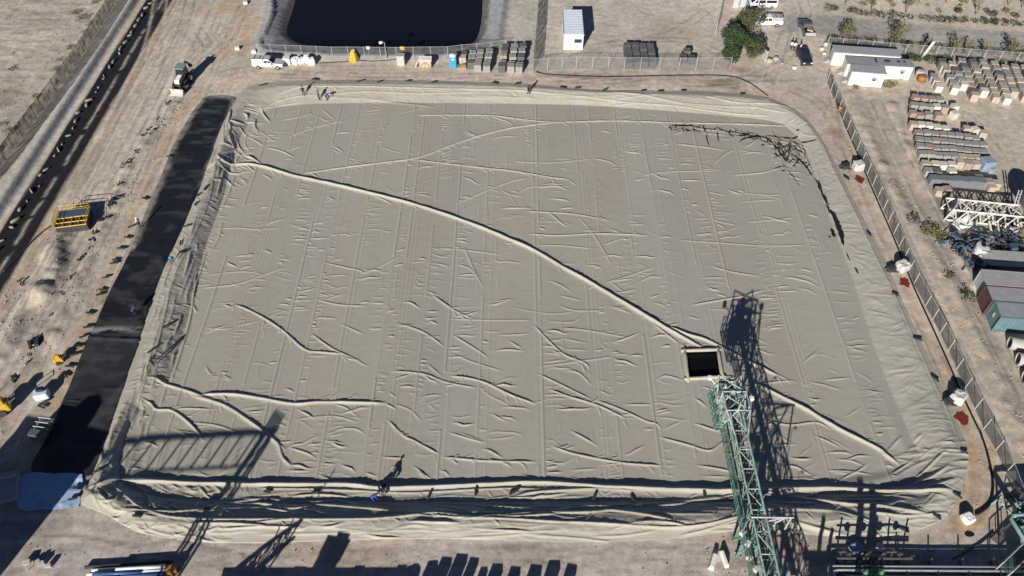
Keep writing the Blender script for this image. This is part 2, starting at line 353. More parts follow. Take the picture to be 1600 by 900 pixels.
def rng_wrinkles():
    L=[]; S=[-41]+SEAMS+[43]
    for k in range(len(S)-1):
        x0,x1=S[k],S[k+1]; wd=x1-x0
        if wd<1.5: continue
        # ladders of short tucks starting at a weld
        y=40.0
        while y<103:
            span=random.uniform(2,9); pitch=random.uniform(.35,1.3); on=random.random()<(.78 if y<75 else .5); right=random.random()<.6; a0=random.gauss(-.05,.12); mx=min(wd*.95,random.uniform(1,4.5))
            yy=y
            while on and yy<y+span:
                ln=mx*random.uniform(.2,1); a=a0+random.gauss(0,.10); xs=x0+.1 if right else x1-.1; sg=1 if right else -1; b=random.gauss(0,.10)
                pts=[(xs+sg*ln*q*math.cos(a),yy+ln*q*math.sin(a)+b*ln*q*(1-q)*2+random.gauss(0,.02*ln)) for q in (0,.25,.5,.75,1)]
                L.append((pts,random.choice([.03,.045,.055,.06,.075,.11]),random.uniform(.08,.105)))
                if random.random()<.1: p=pts[2]; L.append(([p,(p[0]+sg*.5,p[1]+.5),(p[0]+sg*.7,p[1]+1.1)],.04,.1))
                yy+=pitch*random.uniform(.5,1.7)
            y+=span+random.uniform(.5,4)
        # free diagonal tucks
        for _ in range(int(wd*4.5)):
            y=40+64*random.random()**1.2; ln=random.uniform(1.0,max(1.2,min(wd,4.6))); a=random.choice([random.gauss(-.5,.2),random.gauss(-.45,.2),random.gauss(.35,.2),random.gauss(0,.1)]); xs=random.uniform(x0,max(x0+.1,x1-ln)); b=random.gauss(0,.12)
            pts=[(xs+ln*q*math.cos(a),y+ln*q*math.sin(a)+b*ln*q*(1-q)*2+random.gauss(0,.025*ln)) for q in (0,.25,.5,.75,1)]
            L.append((pts,random.choice([.04,.06,.08,.10,.13]),random.uniform(.085,.11)))
        # short lengths of seam-parallel crease
        for _ in range(int(wd*1.2)):
            x=random.uniform(x0,x1); y=40+60*random.random(); ln=random.uniform(1.5,6); L.append(([(x,y),(x+random.gauss(0,.05),y+ln/2),(x,y+ln)],random.uniform(.025,.05),.09))
    gp=lambda L_:[tuple(p) for p in Gc(L_)]
    # puckers running up the four banks
    def band(p_in,p_out,n,h,wid):
        for _ in range(n):
            t=random.random(); 
            i=t*(len(p_in)-1); j=int(min(i,len(p_in)-2)); f=i-j
            a=Vector(p_in[j]).lerp(Vector(p_in[j+1]),f); 
            i=t*(len(p_out)-1); j=int(min(i,len(p_out)-2)); f=i-j
            b=Vector(p_out[j]).lerp(Vector(p_out[j+1]),f)
            u0=random.uniform(0,.4); u1=random.uniform(.6,1)
            q0=a.lerp(b,u0); q1=a.lerp(b,u1); d=(b-a); s=Vector((-d.y,d.x))*random.gauss(0,.25)
            L.append(([tuple(q0),tuple(q0.lerp(q1,.5)+s*.3),tuple(q1+s)],random.uniform(.4,1)*h,random.uniform(.8,1.3)*wid))
    band(gp([(370,230),(345,320),(320,390),(305,460),(280,540),(262,600)]),gp([(345,240),(330,300),(290,400),(267,455),(246,540),(222,610)]),60,.10,.15)
    band(gp([(338,240),(312,345),(270,440),(245,540),(190,690),(160,740)]),gp([(330,240),(300,320),(258,420),(215,550),(170,680),(148,735)]),55,.08,.16)
    band(gp([(1262,235),(1285,310),(1330,430),(1365,540),(1400,630),(1425,690)]),gp([(1290,240),(1325,310),(1395,450),(1440,545),(1470,610),(1498,680)]),70,.06,.20)
    band(gp([(430,165),(700,160),(1000,168),(1200,186)]),gp([(440,136),(700,138),(1000,148),(1200,160)]),50,.05,.18)
    band(gp([(262,600),(220,640),(195,690),(175,740)]),gp([(222,610),(205,650),(185,700),(165,738)]),40,.14,.15)
    B=[]
    for _ in range(260):   # length-wise folds of the south bank
        x=random.uniform(180,1480); y=random.choice([random.uniform(774,806),random.uniform(774,806),random.uniform(812,842)]); ln=random.uniform(20,150); dy=random.gauss(0,8)
        B.append(([(x,y),(x+ln*.5,y+dy*.5+random.gauss(0,3)),(x+ln,y+dy)],random.choice([.04,.05,.06,.08,.1,.2]),random.uniform(.10,.2)))
    for _ in range(110):
        x=random.uniform(140,340); y=random.uniform(745,838); a=random.uniform(-1.2,1.2); ln=random.uniform(12,55)
        B.append(([(x,y),(x+ln*.5*math.cos(a),y+ln*.5*math.sin(a)+3),(x+ln*math.cos(a),y+ln*math.sin(a))],random.uniform(.05,.2),random.uniform(.10,.18)))
    for _ in range(60):
        x=random.uniform(1380,1490); y=random.uniform(690,825); a=random.uniform(-.9,.3); ln=random.uniform(15,60)
        B.append(([(x,y),(x+ln*.5*math.cos(a),y+ln*.5*math.sin(a)-2),(x+ln*math.cos(a),y+ln*math.sin(a))],random.uniform(.05,.15),random.uniform(.12,.2)))
    for _ in range(60):    # folds following the west crest
        y=random.uniform(240,735); xc=np.interp(y,[240,330,440,540,610,690,740],[340,322,270,246,222,190,160]); x=xc+random.uniform(-22,38); ln=random.uniform(15,70); sl=-.36
        B.append(([(x,y),(x+sl*ln*.5+random.gauss(0,2.5),y+ln*.5),(x+sl*ln+random.gauss(0,3),y+ln)],random.uniform(.06,.2),random.uniform(.12,.24)))
    for _ in range(45):    # bunched folds at the north west corner
        y=random.uniform(158,285); x=np.interp(y,[158,205,285],[385,362,345])+random.uniform(-20,30); a=random.choice([random.gauss(1.9,.4),random.gauss(.3,.5),random.gauss(.9,.4)]); ln=random.uniform(10,36)
        B.append(([(x,y),(x+ln*.5*math.cos(a)+random.gauss(0,2),y+ln*.5*math.sin(a)),(x+ln*math.cos(a),y+ln*math.sin(a))],random.uniform(.08,.28),random.uniform(.12,.2)))
    for _ in range(14):    # folds along the north bank
        x=random.uniform(390,1230); y=np.interp(x,[390,440,880,1000,1230],[165,148,148,152,172])+random.uniform(-9,10); ln=random.uniform(30,140); dy=ln*random.gauss(.06,.05)
        B.append(([(x,y),(x+ln*.5,y+dy*.5+random.gauss(0,1)),(x+ln,y+dy)],random.uniform(.03,.09),random.uniform(.16,.3)))
    fl=Gc([p for b in B for p in b[0]]); i=0
    for pts,h,wd in B: L.append(([tuple(q) for q in fl[i:i+len(pts)]],h,wd)); i+=len(pts)
    return L
def build_cover():
    s=.088; xs=np.arange(-49,50,s); ys=np.arange(31.5,113.5,s*.9); X,Y=np.meshgrid(xs,ys)
    z,do,di,ins,t=cover_base(X,Y)
    D=np.zeros_like(X)
    def ridge(pts,h,wd,taper=True,jit=0.0):
        if h<=0: return
        pts=smoothpoly(pts,5,False) if len(pts)>2 else np.array(pts)
        P=np.array(pts); m=wd*4
        i0,i1=np.searchsorted(xs,[P[:,0].min()-m,P[:,0].max()+m]); j0,j1=np.searchsorted(ys,[P[:,1].min()-m,P[:,1].max()+m])
        if i1-i0<2 or j1-j0<2: return
        x=X[j0:j1,i0:i1]; y=Y[j0:j1,i0:i1]
        best=np.full(x.shape,1e9); tt=np.zeros(x.shape); L=np.r_[0,np.cumsum(np.hypot(*np.diff(P,axis=0).T))]; tot=L[-1]+1e-9
        for k in range(len(P)-1):
            ax,ay=P[k];dx,dy=P[k+1]-P[k]; l2=dx*dx+dy*dy+1e-12
            u=np.clip(((x-ax)*dx+(y-ay)*dy)/l2,0,1); d=(x-ax-u*dx)**2+(y-ay-u*dy)**2
            b=d<best; best=np.where(b,d,best); tt=np.where(b,(L[k]+u*math.sqrt(l2))/tot,tt)
        tp=np.minimum(1,np.minimum(tt,1-tt)*tot/min(.38*tot,.6+5*wd))**.75 if taper else 1
        hv=h*(0.75+.5*vnoise(tt*tot*.7+h*91,tt*0+wd*77,3))
        q=np.sqrt(best)/wd; prof=.55*np.exp(-q*q)+.45*np.exp(-1.5*q)
        D[j0:j1,i0:i1]=np.maximum(D[j0:j1,i0:i1],hv*prof*tp)
    fl=Gc([p for q in WR for p in q[0]]); i=0
    for pts,h,wd in WR: ridge([tuple(q) for q in fl[i:i+len(pts)]],h*.72,max(.10,wd*(.62 if h<.3 else .84))); i+=len(pts)
    i=0
    for pts,h,wd in WR:      # small tucks fanning off the big folds
        P=fl[i:i+len(pts)]; i+=len(pts)
        if h<.2: continue
        for k in range(len(P)-1):
            a,b=P[k],P[k+1]; ln=np.hypot(*(b-a)); an=math.atan2(*(b-a)[::-1])
            for _ in range(int(ln*.9)+1):
                u=random.random(); c=a+(b-a)*u; sg=random.choice([-1,1]); th=an+sg*random.uniform(.25,1.1); l=random.uniform(.5,1.9); bd=random.gauss(0,.15)
                ridge([tuple(c),(c[0]+l*.5*math.cos(th+bd),c[1]+l*.5*math.sin(th+bd)),(c[0]+l*math.cos(th),c[1]+l*math.sin(th))],random.choice([.04,.06,.08,.11]),random.uniform(.08,.11))
    for pts,h,wd in rng_wrinkles(): ridge(pts,h,wd)
    # welded panel seams: low ridges with slight breaks
    for k,sx in enumerate(SEAMS):
        brk=vnoise(Y*.16+k*13,X*0+k,9); amp=np.where(brk>.38,1,.25)
        off=.12*(fbm(Y*.08+k*7,Y*0,21,2)-.5)
        D=np.maximum(D,(.055 if k%3 else .085)*amp*np.exp(-((X-sx-off-.006*(Y-52))/.10)**2)*(di<=0)*sstep(0,1.2,seg_dist(X,Y,INN)))
        D=np.maximum(D,.03*np.exp(-((X-sx-.55-.006*(Y-52))/.09)**2)*(di<=0)*(k%2)+.025*np.exp(-((X-sx-1.0-.006*(Y-52))/.09)**2)*(di<=0)*(k%3==1))
    hole_d=sdist(X,Y,HOLE)
    D*=sstep(.0,.9,-hole_d)
    fine=.016*(fbm(X*.8,Y*1.1,31,2)-.5)+.006*(fbm(X*3.1,Y*3.7,32,2)-.5)
    fine=fine*(1+4.0*(di>0)*np.minimum(1,do))
    Z=z+D+fine+.05*(fbm(X*.12,Y*.12,33,2)-.5)
    # edge flap: rim verts pulled onto the outline, lying on the ground
    keepv=ins; kv=keepv; keep=(kv[:-1,:-1]|kv[:-1,1:]|kv[1:,1:]|kv[1:,:-1])
    hc=hole_d>-.05; keep&=~(hc[:-1,:-1]&hc[:-1,1:]&hc[1:,1:]&hc[1:,:-1])
    near=(~ins)&(do<s*2.5)
    bx=X.copy(); by=Y.copy(); best=np.full(X.shape,1e9); n=len(OUT)
    xn=X[near]; yn=Y[near]; bb=np.full(xn.shape,1e9); qx=xn.copy(); qy=yn.copy()
    for i in range(n):
        ax,ay=OUT[i]; dx,dy=OUT[(i+1)%n]-OUT[i]; u=np.clip(((xn-ax)*dx+(yn-ay)*dy)/(dx*dx+dy*dy+1e-12),0,1)
        px,py=ax+u*dx,ay+u*dy; d=(xn-px)**2+(yn-py)**2; b=d<bb; bb=np.where(b,d,bb); qx=np.where(b,px,qx); qy=np.where(b,py,qy)
    bx[near]=qx; by[near]=qy; Z[near]=0.015
    Z=np.where(ins&(do<.5),np.maximum(Z,.03),Z)
    # panel tints: each welded sheet of the liner weathered a little differently
    edges=np.array(SEAMS); pid=np.searchsorted(edges,(X-.006*(Y-52)).ravel()).reshape(X.shape)
    tr=np.array([random.uniform(-1,1) for _ in range(len(SEAMS)+2)])[pid]
    warm=np.array([random.uniform(-1,1) for _ in range(len(SEAMS)+2)])[pid]
    base=np.array([.345,.329,.281])
    f=1+.03*tr+.09*(fbm(X*.05,Y*.05,41,3)-.5)+.10*(fbm(X*.5,Y*.14,42,4)-.5)
    C=base[None,None,:]*f[...,None]
    C=C*(1+np.stack([.012*warm,0*warm,-.02*warm],-1))
    dust=np.clip(sstep(.55,.8,fbm(X*.09,Y*.05,47,4))*.35+np.array([random.choice([0,0,.2,.35,.45]) for _ in range(len(SEAMS)+2)])[pid]*sstep(.3,.6,fbm(X*.15,Y*.04,48,3)),0,1)
    C=C*(1-dust[...,None])+np.array([.335,.30,.252])*dust[...,None]
    bandm=((di>0)&(do<9))*1.0
    C=C*(1+.05*bandm[...,None]*np.array([1.0,.96,.86]))
    m=bpy.data.materials.new('cover_liner'); m.use_nodes=True; N=m.node_tree.nodes; L=m.node_tree.links; b=N['Principled BSDF']
    at=N.new('ShaderNodeAttribute'); at.attribute_name='Col'
    tc=N.new('ShaderNodeTexCoord'); nz=N.new('ShaderNodeTexNoise'); nz.inputs['Scale'].default_value=1.2; nz.inputs['Detail'].default_value=8; nz.inputs['Roughness'].default_value=.7
    L.new(tc.outputs['Object'],nz.inputs['Vector'])
    mr=N.new('ShaderNodeMapRange'); mr.inputs[3].default_value=.90; mr.inputs[4].default_value=1.10; L.new(nz.outputs[0],mr.inputs[0])
    mx=N.new('ShaderNodeMix'); mx.data_type='RGBA'; mx.blend_type='MULTIPLY'; mx.inputs[0].default_value=1
    L.new(at.outputs['Color'],mx.inputs[6]); L.new(mr.outputs[0],mx.inputs[7]); L.new(mx.outputs[2],b.inputs['Base Color'])
    b.inputs['Roughness'].default_value=.55; b.inputs['Specular IOR Level'].default_value=.3
    n2=N.new('ShaderNodeTexNoise'); n2.inputs['Scale'].default_value=3.2; n2.inputs['Detail'].default_value=4
    mp=N.new('ShaderNodeMapping'); mp.inputs['Scale'].default_value=(.35,1.5,1); L.new(tc.outputs['Object'],mp.inputs[0]); L.new(mp.outputs[0],n2.inputs['Vector'])
    bp=N.new('ShaderNodeBump'); bp.inputs['Strength'].default_value=.14; bp.inputs['Distance'].default_value=.06; L.new(n2.outputs[0],bp.inputs['Height']); L.new(bp.outputs[0],b.inputs['Normal'])
    o=grid_mesh('basin_cover',bx,by,Z,m,keep,C)
    tag(o,'huge wrinkled beige liner sheet covering the rectangular basin','basin cover')
    # ---- rents showing the black sheet beneath, draped over the wrinkled surface
    def zat(x,y):
        i=np.clip(((x-xs[0])/s),0,len(xs)-2); j=np.clip((y-ys[0])/(s*.9),0,len(ys)-2); i0=int(i);j0=int(j)
        return float(Z[j0:j0+2,i0:i0+2].max())
    mb=MB()
    def rent(pts,w0,jag=.5,sub=.35):
        P=smoothpoly(Gc(pts),6,False); vs=[];fs=[]; L=0
        n=len(P)
        for k in range(n):
            a=P[max(k-1,0)];b_=P[min(k+1,n-1)]; d=(b_-a)/(np.hypot(*(b_-a))+1e-9); nr=np.array([-d[1],d[0]])
            tp=math.sin(math.pi*min(1,max(.04,k/(n-1))))**.5 if 0<k<n-1 else .1
            for sg in(-1,1):
                q=P[k]+nr*sg*w0*tp*random.uniform(1-jag,1+jag); vs.append((q[0],q[1],zat(*q)+.035))
        for k in range(n-1): fs.append((2*k,2*k+1,2*k+3,2*k+2))
        mb.add(vs,fs)
    rent([(1046,197),(1060,196),(1080,197),(1096,200)],.17,.7); rent([(1044,199),(1050,202)],.12); rent([(1098,197),(1102,206)],.16); rent([(1100,200),(1112,203),(1120,200)],.12,.8)
    rent([(1118,200),(1135,205),(1160,210),(1185,214),(1205,217)],.14,.8); rent([(1106,208),(1104,215),(1108,229)],.1); rent([(1120,205),(1123,222)],.09); rent([(1138,205),(1142,213)],.09)
    rent([(1155,222),(1165,216),(1180,214),(1195,216),(1206,224)],.22,.7); rent([(1140,211),(1160,212),(1172,209)],.12,.7)
    rent([(1203,219),(1215,235),(1230,255)],.15,.6); rent([(1208,219),(1222,237),(1233,255)],.09,.6); rent([(1232,222),(1233,240),(1229,250)],.13,.6)
    rent([(1195,212),(1215,214),(1238,216),(1246,212)],.14,.8); rent([(1235,240),(1250,250),(1262,264),(1270,277)],.17,.5); rent([(1210,263),(1222,260),(1232,262)],.09,.6)
    rent([(1231,266),(1240,278),(1250,291)],.06); rent([(1233,255),(1238,250),(1248,254)],.1); rent([(1250,222),(1262,222),(1276,219)],.13,.6); rent([(1238,218),(1247,213)],.1)
    rent([(1272,277),(1280,292),(1290,315),(1297,335)],.14,.6); rent([(1278,282),(1284,297)],.1); rent([(1297,328),(1305,342),(1313,362),(1318,384)],.3,.35); rent([(1299,357),(1304,371)],.25,.4)
    rent([(1294,369),(1298,371)],.14); rent([(1252,226),(1258,238),(1256,250)],.07); rent([(1216,222),(1224,230),(1232,226)],.1,.8); rent([(1238,226),(1245,233),(1250,244)],.08,.7); rent([(1222,243),(1232,236)],.07)
    rent([(1322,395),(1328,408)],.08); rent([(1335,418),(1341,428)],.1); rent([(1215,222),(1226,240)],.06,.8); rent([(1240,232),(1252,238)],.06,.8); rent([(1205,226),(1218,232),(1228,231)],.06,.8)
    for _ in range(30):
        px=random.uniform(1192,1262); py=np.interp(px,[1192,1262],[214,238])+random.uniform(-8,24)*(.4+.6*(px>1205)); a=random.choice([random.gauss(.8,.3),random.gauss(-.6,.4),random.gauss(1.5,.2)]); l=random.uniform(4,13)
        rent([(px-l*math.cos(a),py-l*math.sin(a)*.7),(px+random.gauss(0,.4),py+random.gauss(0,.4)),(px+l*math.cos(a),py+l*math.sin(a)*.7)],random.uniform(.035,.09),.7)
    for _ in range(40):
        px=random.uniform(1048,1200); py=np.interp(px,[1048,1100,1200],[198,200,214])+random.uniform(-3,6); a=random.choice([random.gauss(.25,.3),random.gauss(1.3,.3)]); l=random.uniform(3,8)
        rent([(px-l*math.cos(a),py-l*math.sin(a)*.6),(px,py+random.gauss(0,.8)),(px+l*math.cos(a),py+l*math.sin(a)*.6)],random.uniform(.04,.09),.7)
    for (px,py) in((1212,243),(1263,260),(1224,268),(1192,228),(1246,205)): rent([(px-2,py),(px,py-1.5),(px+2,py)],.14,.5)
    mb.build('black_rent',mat('rent_black',(.010,.011,.013),.7,.3,3),o)
    return o
# ================================================================== GROUND
POND_RIM=smoothpoly(G2([(455,-90),(428,15),(418,45),(408,70),(425,79),(480,83),(560,86),(650,86),(720,84),(770,70),(778,40),(785,-10),(790,-90)]),3)
POND_WATER=smoothpoly(G2([(480,-90),(462,0),(449,40),(452,58),(480,71),(540,75),(600,77),(680,77),(728,71),(746,58),(753,25),(754,0),(758,-90)],-1.5),3)
TRENCH=G2([(0,388),(128,210),(245,0),(300,-110)]); 
T0,T1=G2([(0,400)])[0],G2([(245,0)])[0]; TD=(T1-T0)/np.hypot(*(T1-T0)); TN=np.array([-TD[1],TD[0]])   # TN points left/up
def trench_uv(X,Y):
    return (X-T0[0])*TD[0]+(Y-T0[1])*TD[1], (X-T0[0])*TN[0]+(Y-T0[1])*TN[1]
def ground_h(X,Y):
    u,v=trench_uv(X,Y)
    z=.10*(fbm(X*.12,Y*.12,51,4)-.5)+.05*(fbm(X*.9,Y*.9,52,3)-.5)
    c=inside(X,Y,OUT); do=seg_dist(X,Y,OUT)
    z=np.where(c,z-3.5*sstep(.3,3,do),z*sstep(0,1.5,do)-.02)
    # pond bowl
    p=inside(X,Y,POND_RIM); dp=seg_dist(X,Y,POND_RIM); dw=seg_dist(X,Y,POND_WATER); pw=inside(X,Y,POND_WATER)
    z=np.where(p,np.where(pw,-1.5-.5*np.minimum(dw,3),-1.5*dp/(dp+dw+1e-6)+.3*z),z)
    # raised lip of the lined pond
    z+=np.where(~p,.35*np.exp(-((dp-.2)/.9)**2),0)
    # lined trench in the west
    wv=v+.25*(fbm(u*.15,u*0,53,3)-.5)
    z=z-.15*(sstep(-2.1,-1.1,wv)*(1-sstep(1.0,2.0,wv)))
    # embankment west of the trench road
    z+=.9*sstep(3,4,v)*1.0 - .9*sstep(7.6,9.6,v)
    west=sstep(9,13,v); 
    z+=west*(.35*(fbm(X*.10,Y*.22,54,4)-.5)+.18*(fbm(X*.5,Y*.9,55,3)-.5))
    # churned debris line and heaps beside the western track
    for pts,h,wd in((G2([(272,165),(232,215),(200,260),(182,300),(165,345),(150,385),(128,420),(115,455),(100,480),(85,520)]),.35,1.0),(G2([(95,375),(85,395),(88,415),(80,440),(70,462)]),.9,1.3),(G2([(0,560),(20,520),(40,480),(60,450)]),.5,1.0)):
        d=seg_dist(X,Y,pts,False); z+=h*np.exp(-(d/wd)**2)*(.35+1.2*fbm(X*.55,Y*.55,57,3))
    lw=sstep(-16,-7,v)*0+inside(X,Y,G2([(0,470),(130,300),(215,250),(170,400),(90,560),(40,700),(0,760)]))*1.0
    z+=lw*(.30*(fbm(X*.45,Y*.45,58,4)-.5))
    # bank of spoil by the eastern fence
    for pts,h,wd in((G2([(1330,150),(1395,300),(1470,420),(1540,560),(1600,690)]),.35,1.4),(G2([(1395,165),(1432,270),(1470,340),(1500,410),(1530,450)]),.4,.9)):
        d=seg_dist(X,Y,pts,False); z+=h*np.exp(-(d/wd)**2)*(.3+1.2*fbm(X*.5,Y*.5,59,3))
    # wheel ruts
    return z
def build_ground():
    fx=np.arange(-100,100.01,.30); fy=np.arange(22,150.01,.30)
    xs=np.r_[[-2500,-1200,-600,-330,-210,-150,-120,-106],fx,[106,120,150,210,330,600,1200,2500]]
    ys=np.r_[[-2000,-900,-400,-180,-80,-35,-12,0,8,13,16,18,20],fy,[153,160,175,205,270,420,800,1500,3000]]
    X,Y=np.meshgrid(xs,ys); Z=ground_h(X,Y)
    u,v=trench_uv(X,Y)
    n1=fbm(X*.05,Y*.05,61,5); n2=fbm(X*.35,Y*.35,62,4); n3=fbm(X*1.4,Y*1.4,63,2)
    C=np.zeros(X.shape+(3,)); C[:]=(.392,.35,.298)
    def mixin(c,a):
        nonlocal C
        C=C*(1-a[...,None])+np.array(c)*a[...,None]
    def zone(px,c,soft=1.0,amt=1.0,wob=1.2,z=0):
        d=sdist(X,Y,G2(px,z))+wob*(fbm(X*.22,Y*.22,len(px)*7+int(px[0][0])%50,3)-.5)*2
        mixin(c,amt*sstep(-soft,soft,d))
    def strip(px,wd,c,soft=.4,amt=1.0,brk=0,seed=1):
        d=seg_dist(X,Y,smoothpoly(G2(px),5,False),False); a=1-sstep(wd-soft,wd+soft,d+.5*wd*(n2-.5))
        if brk: a=a*sstep(brk-.12,brk+.12,fbm(X*.13,Y*.13,seed,3))
        mixin(c,amt*a)
    # --- west: pale desert, road on its bank, trench liner
    mixin((0.362,0.333,0.289),sstep(8,12,v)); 
    st=fbm(u*.05+v*.02,v*.5+u*.05,64,4); mixin((0.261,0.239,0.208),sstep(.5,.68,st)*sstep(10,14,v)*.7)
    st=fbm(X*.08,Y*.6,65,4); mixin((0.467,0.429,0.375),sstep(.55,.7,st)*sstep(10,14,v)*.6)
    strip([(215,-20),(150,100),(80,205),(0,330)],1.5,(0.449,0.434,0.405),.4,.9)
    for o_ in(-.8,.8): mixin((0.335,0.316,0.287),.5*np.exp(-((v-4.6-o_)/.3)**2)*(v>3))
    mixin((0.296,0.243,0.184),sstep(-5.2,-4.4,v+.6*(n2-.5))*(1-sstep(-2.4,-1.9,v))*.85)
    # brown haul road strip right of the trench, streaked along its length
    st=fbm(u*.04,v*1.6,66,4); reg=sstep(-26,-22,v)*(1-sstep(-2.6,-2,v))
    mixin((0.446,0.412,0.368),reg*sstep(.48,.66,st)*.8); mixin((0.222,0.197,0.168),reg*sstep(.56,.72,fbm(u*.05,v*2.3,67,4))*.55)
    for vv,dk in((-5.4,.5),(-6.6,.5),(-7.3,.35),(-9.6,.45),(-11.0,.4),(-12.8,.35)):
        mixin((0.189,0.169,0.150),dk*np.exp(-((v-vv-.9*(fbm(u*.03,u*0,int(-vv*10),2)-.5))/.16)**2)*sstep(.3,.5,fbm(u*.09,v*.2,68,2)))
    # sandy brown strip beside the black liner
    zone([(318,150),(296,148),(262,190),(232,250),(200,330),(170,410),(140,475),(105,540),(80,590),(60,640),(108,640),(135,540),(172,440),(205,350),(246,262),(270,222),(300,170)],(0.366,0.288,0.210),.7,.85,.5)
    zone([(300,20),(385,-10),(400,40),(380,85),(345,85),(352,60),(380,30)],(0.393,0.310,0.223),1.5,.75)
    zone([(60,640),(105,560),(110,640),(60,735),(20,735)],(0.331,0.283,0.239),1,.7)
    # north strip road
    zone([(340,130),(395,112),(600,100),(830,112),(1000,118),(1200,120),(1240,150),(1100,140),(830,133),(600,128),(440,130)],(0.414,0.356,0.298),.8,.8)
    st=fbm(X*.05,Y*1.5,69,4); regn=sstep(106.5,109,Y)*(1-sstep(118,121,Y))*(X>-45)*(X<45); mixin((0.479,0.440,0.392),regn*sstep(.52,.68,st)*.55)
    strip([(840,114),(950,121),(1060,122),(1200,126),(1290,122)],.55,(0.214,0.209,0.204),.3,.7)
    zone([(1098,128),(1130,123),(1165,131),(1150,139),(1110,137)],(0.175,0.136,0.102),.6,.85,.6); strip([(1140,105),(1165,112),(1185,118)],.9,(0.207,0.159,0.120),.6,.6)
    # container yard and access road
    zone([(838,-40),(1135,-40),(1122,40),(1135,95),(840,108)],(0.418,0.389,0.345),.8,.9,.3); zone([(1010,45),(1060,35),(1095,52),(1060,68),(1020,66)],(0.310,0.271,0.222),2.5,.6)
    zone([(790,-30),(840,-30),(842,100),(812,112),(790,70)],(0.370,0.355,0.331),.8,.8)
    zone([(1190,-60),(1290,-60),(1300,70),(1320,140),(1230,120),(1180,110),(1160,60),(1170,20)],(0.417,0.378,0.329),1.5,.8)
    # asphalt road with dusty shoulders
    zone([(1255,-12),(1210,8),(1228,40),(1300,62),(1430,73),(1640,92),(1640,44),(1480,36),(1370,26),(1290,14)],(0.445,0.406,0.353),1.2,.8,.5)
    zone([(1240,20),(1300,24),(1420,36),(1640,55),(1640,86),(1440,69),(1310,58),(1250,50),(1215,52),(1205,38)],(0.242,0.241,0.236),1.2,.92,.5)
    st=fbm(X*.06,Y*1.1,70,4); ra=sstep(0,1.5,sdist(X,Y,G2([(1230,24),(1300,27),(1640,58),(1640,84),(1440,68),(1310,56),(1250,48)]))); mixin((0.315,0.305,0.290),ra*sstep(.5,.68,st)*.7)
    zone([(1270,-60),(1300,8),(1400,20),(1640,42),(1640,-60)],(0.428,0.389,0.330),1,.8,.6)
    # east track and stone yard
    zone([(1275,150),(1300,150),(1330,240),(1400,400),(1480,570),(1550,740),(1545,830),(1440,860),(1440,835),(1495,805),(1515,735),(1510,690),(1440,540),(1372,385),(1300,240)],(0.374,0.311,0.258),.7,.85,.5)
    zone([(1320,150),(1400,160),(1440,290),(1500,410),(1600,600),(1640,760),(1560,690),(1480,520),(1380,300)],(0.333,0.299,0.250),1.0,.8)
    zone([(1400,140),(1640,160),(1640,330),(1560,340),(1470,300),(1415,220)],(0.378,0.344,0.290),1.5,.85)
    strip([(1340,170),(1390,270),(1430,340),(1490,440),(1540,540),(1610,660)],.45,(0.207,0.197,0.183),.3,.6,.35,5); strip([(1355,165),(1405,265),(1445,335),(1505,435),(1555,530),(1620,640)],.35,(0.234,0.220,0.196),.3,.5,.35,6)
    zone([(1440,310),(1500,300),(1620,320),(1620,440),(1530,430),(1480,390)],(0.222,0.197,0.168),1.5,.75)
    for q in((1348,318),(1405,415),(1338,262),(1497,640),(1305,205),(1312,215)): zone([(q[0]-9,q[1]-4),(q[0]+9,q[1]-3),(q[0]+8,q[1]+5),(q[0]-6,q[1]+4)],(0.216,0.143,0.104),.8,.6,.6)
    strip([(1520,700),(1512,750),(1500,790)],.8,(0.353,0.217,0.120),.7,.6,.45,8); zone([(1495,800),(1535,795),(1545,820),(1510,832),(1490,825)],(0.364,0.228,0.131),1.0,.7,.8); strip([(1545,735),(1550,700)],.4,(0.320,0.184,0.106),.4,.7,.4,9)
    # south apron: lilac grey fines with brown stains
    zone([(-20,800),(130,795),(300,850),(560,845),(860,850),(1080,842),(1160,835),(1440,842),(1600,830),(1600,960),(-20,960)],(0.352,0.323,0.308),1.0,.9,.6)
    zone([(430,848),(600,845),(615,870),(570,895),(430,890)],(0.327,0.255,0.186),1.4,.6,1); zone([(1090,845),(1165,832),(1260,836),(1260,862),(1150,870)],(0.294,0.216,0.163),1.2,.75,1); zone([(1120,855),(1175,850),(1180,930),(1130,930)],(0.287,0.243,0.204),1.0,.7,1)
    st=fbm(X*.22,Y*.9,71,5); rs=(Y<36)*1.0; mixin((0.448,0.419,0.404),rs*sstep(.54,.7,st)*.5); mixin((0.245,0.221,0.206),rs*sstep(.55,.7,fbm(X*.3,Y*1.2,72,5))*.5)
    zone([(-20,700),(35,735),(130,790),(100,830),(20,900),(-20,900)],(0.222,0.198,0.173),1.2,.5)
    # lined pond banks: ribbed grey sheet
    pr=sdist(X,Y,POND_RIM); inb=sstep(-1.8,-1.0,pr)
    mixin((.23,.245,.26),inb*.9); wr=sdist(X,Y,POND_WATER); mixin((.10,.095,.09),inb*sstep(-1.6,-.7,wr+1.2*(n2-.5)))
    rib=np.sin(Y*5+3*n1); mixin((.34,.36,.38),inb*(1-sstep(1.2,2.2,pr))*(X<-28)*sstep(.2,.8,rib)*.6)
    # ---- black sheet inside the trench with silt lines
    tb=sstep(-3.0,-2.75,v+.3*(n2-.5))*(1-sstep(1.85,2.1,v)); mixin((.014,.015,.019),tb)
    silt=np.exp(-((v+1.0+.7*(fbm(u*.35,u*0,73,3)-.5))/.22)**2)*sstep(.36,.52,fbm(u*.8,v*1.1,74,3)); mixin((.40,.37,.33),tb*np.clip(silt*.75,0,1))
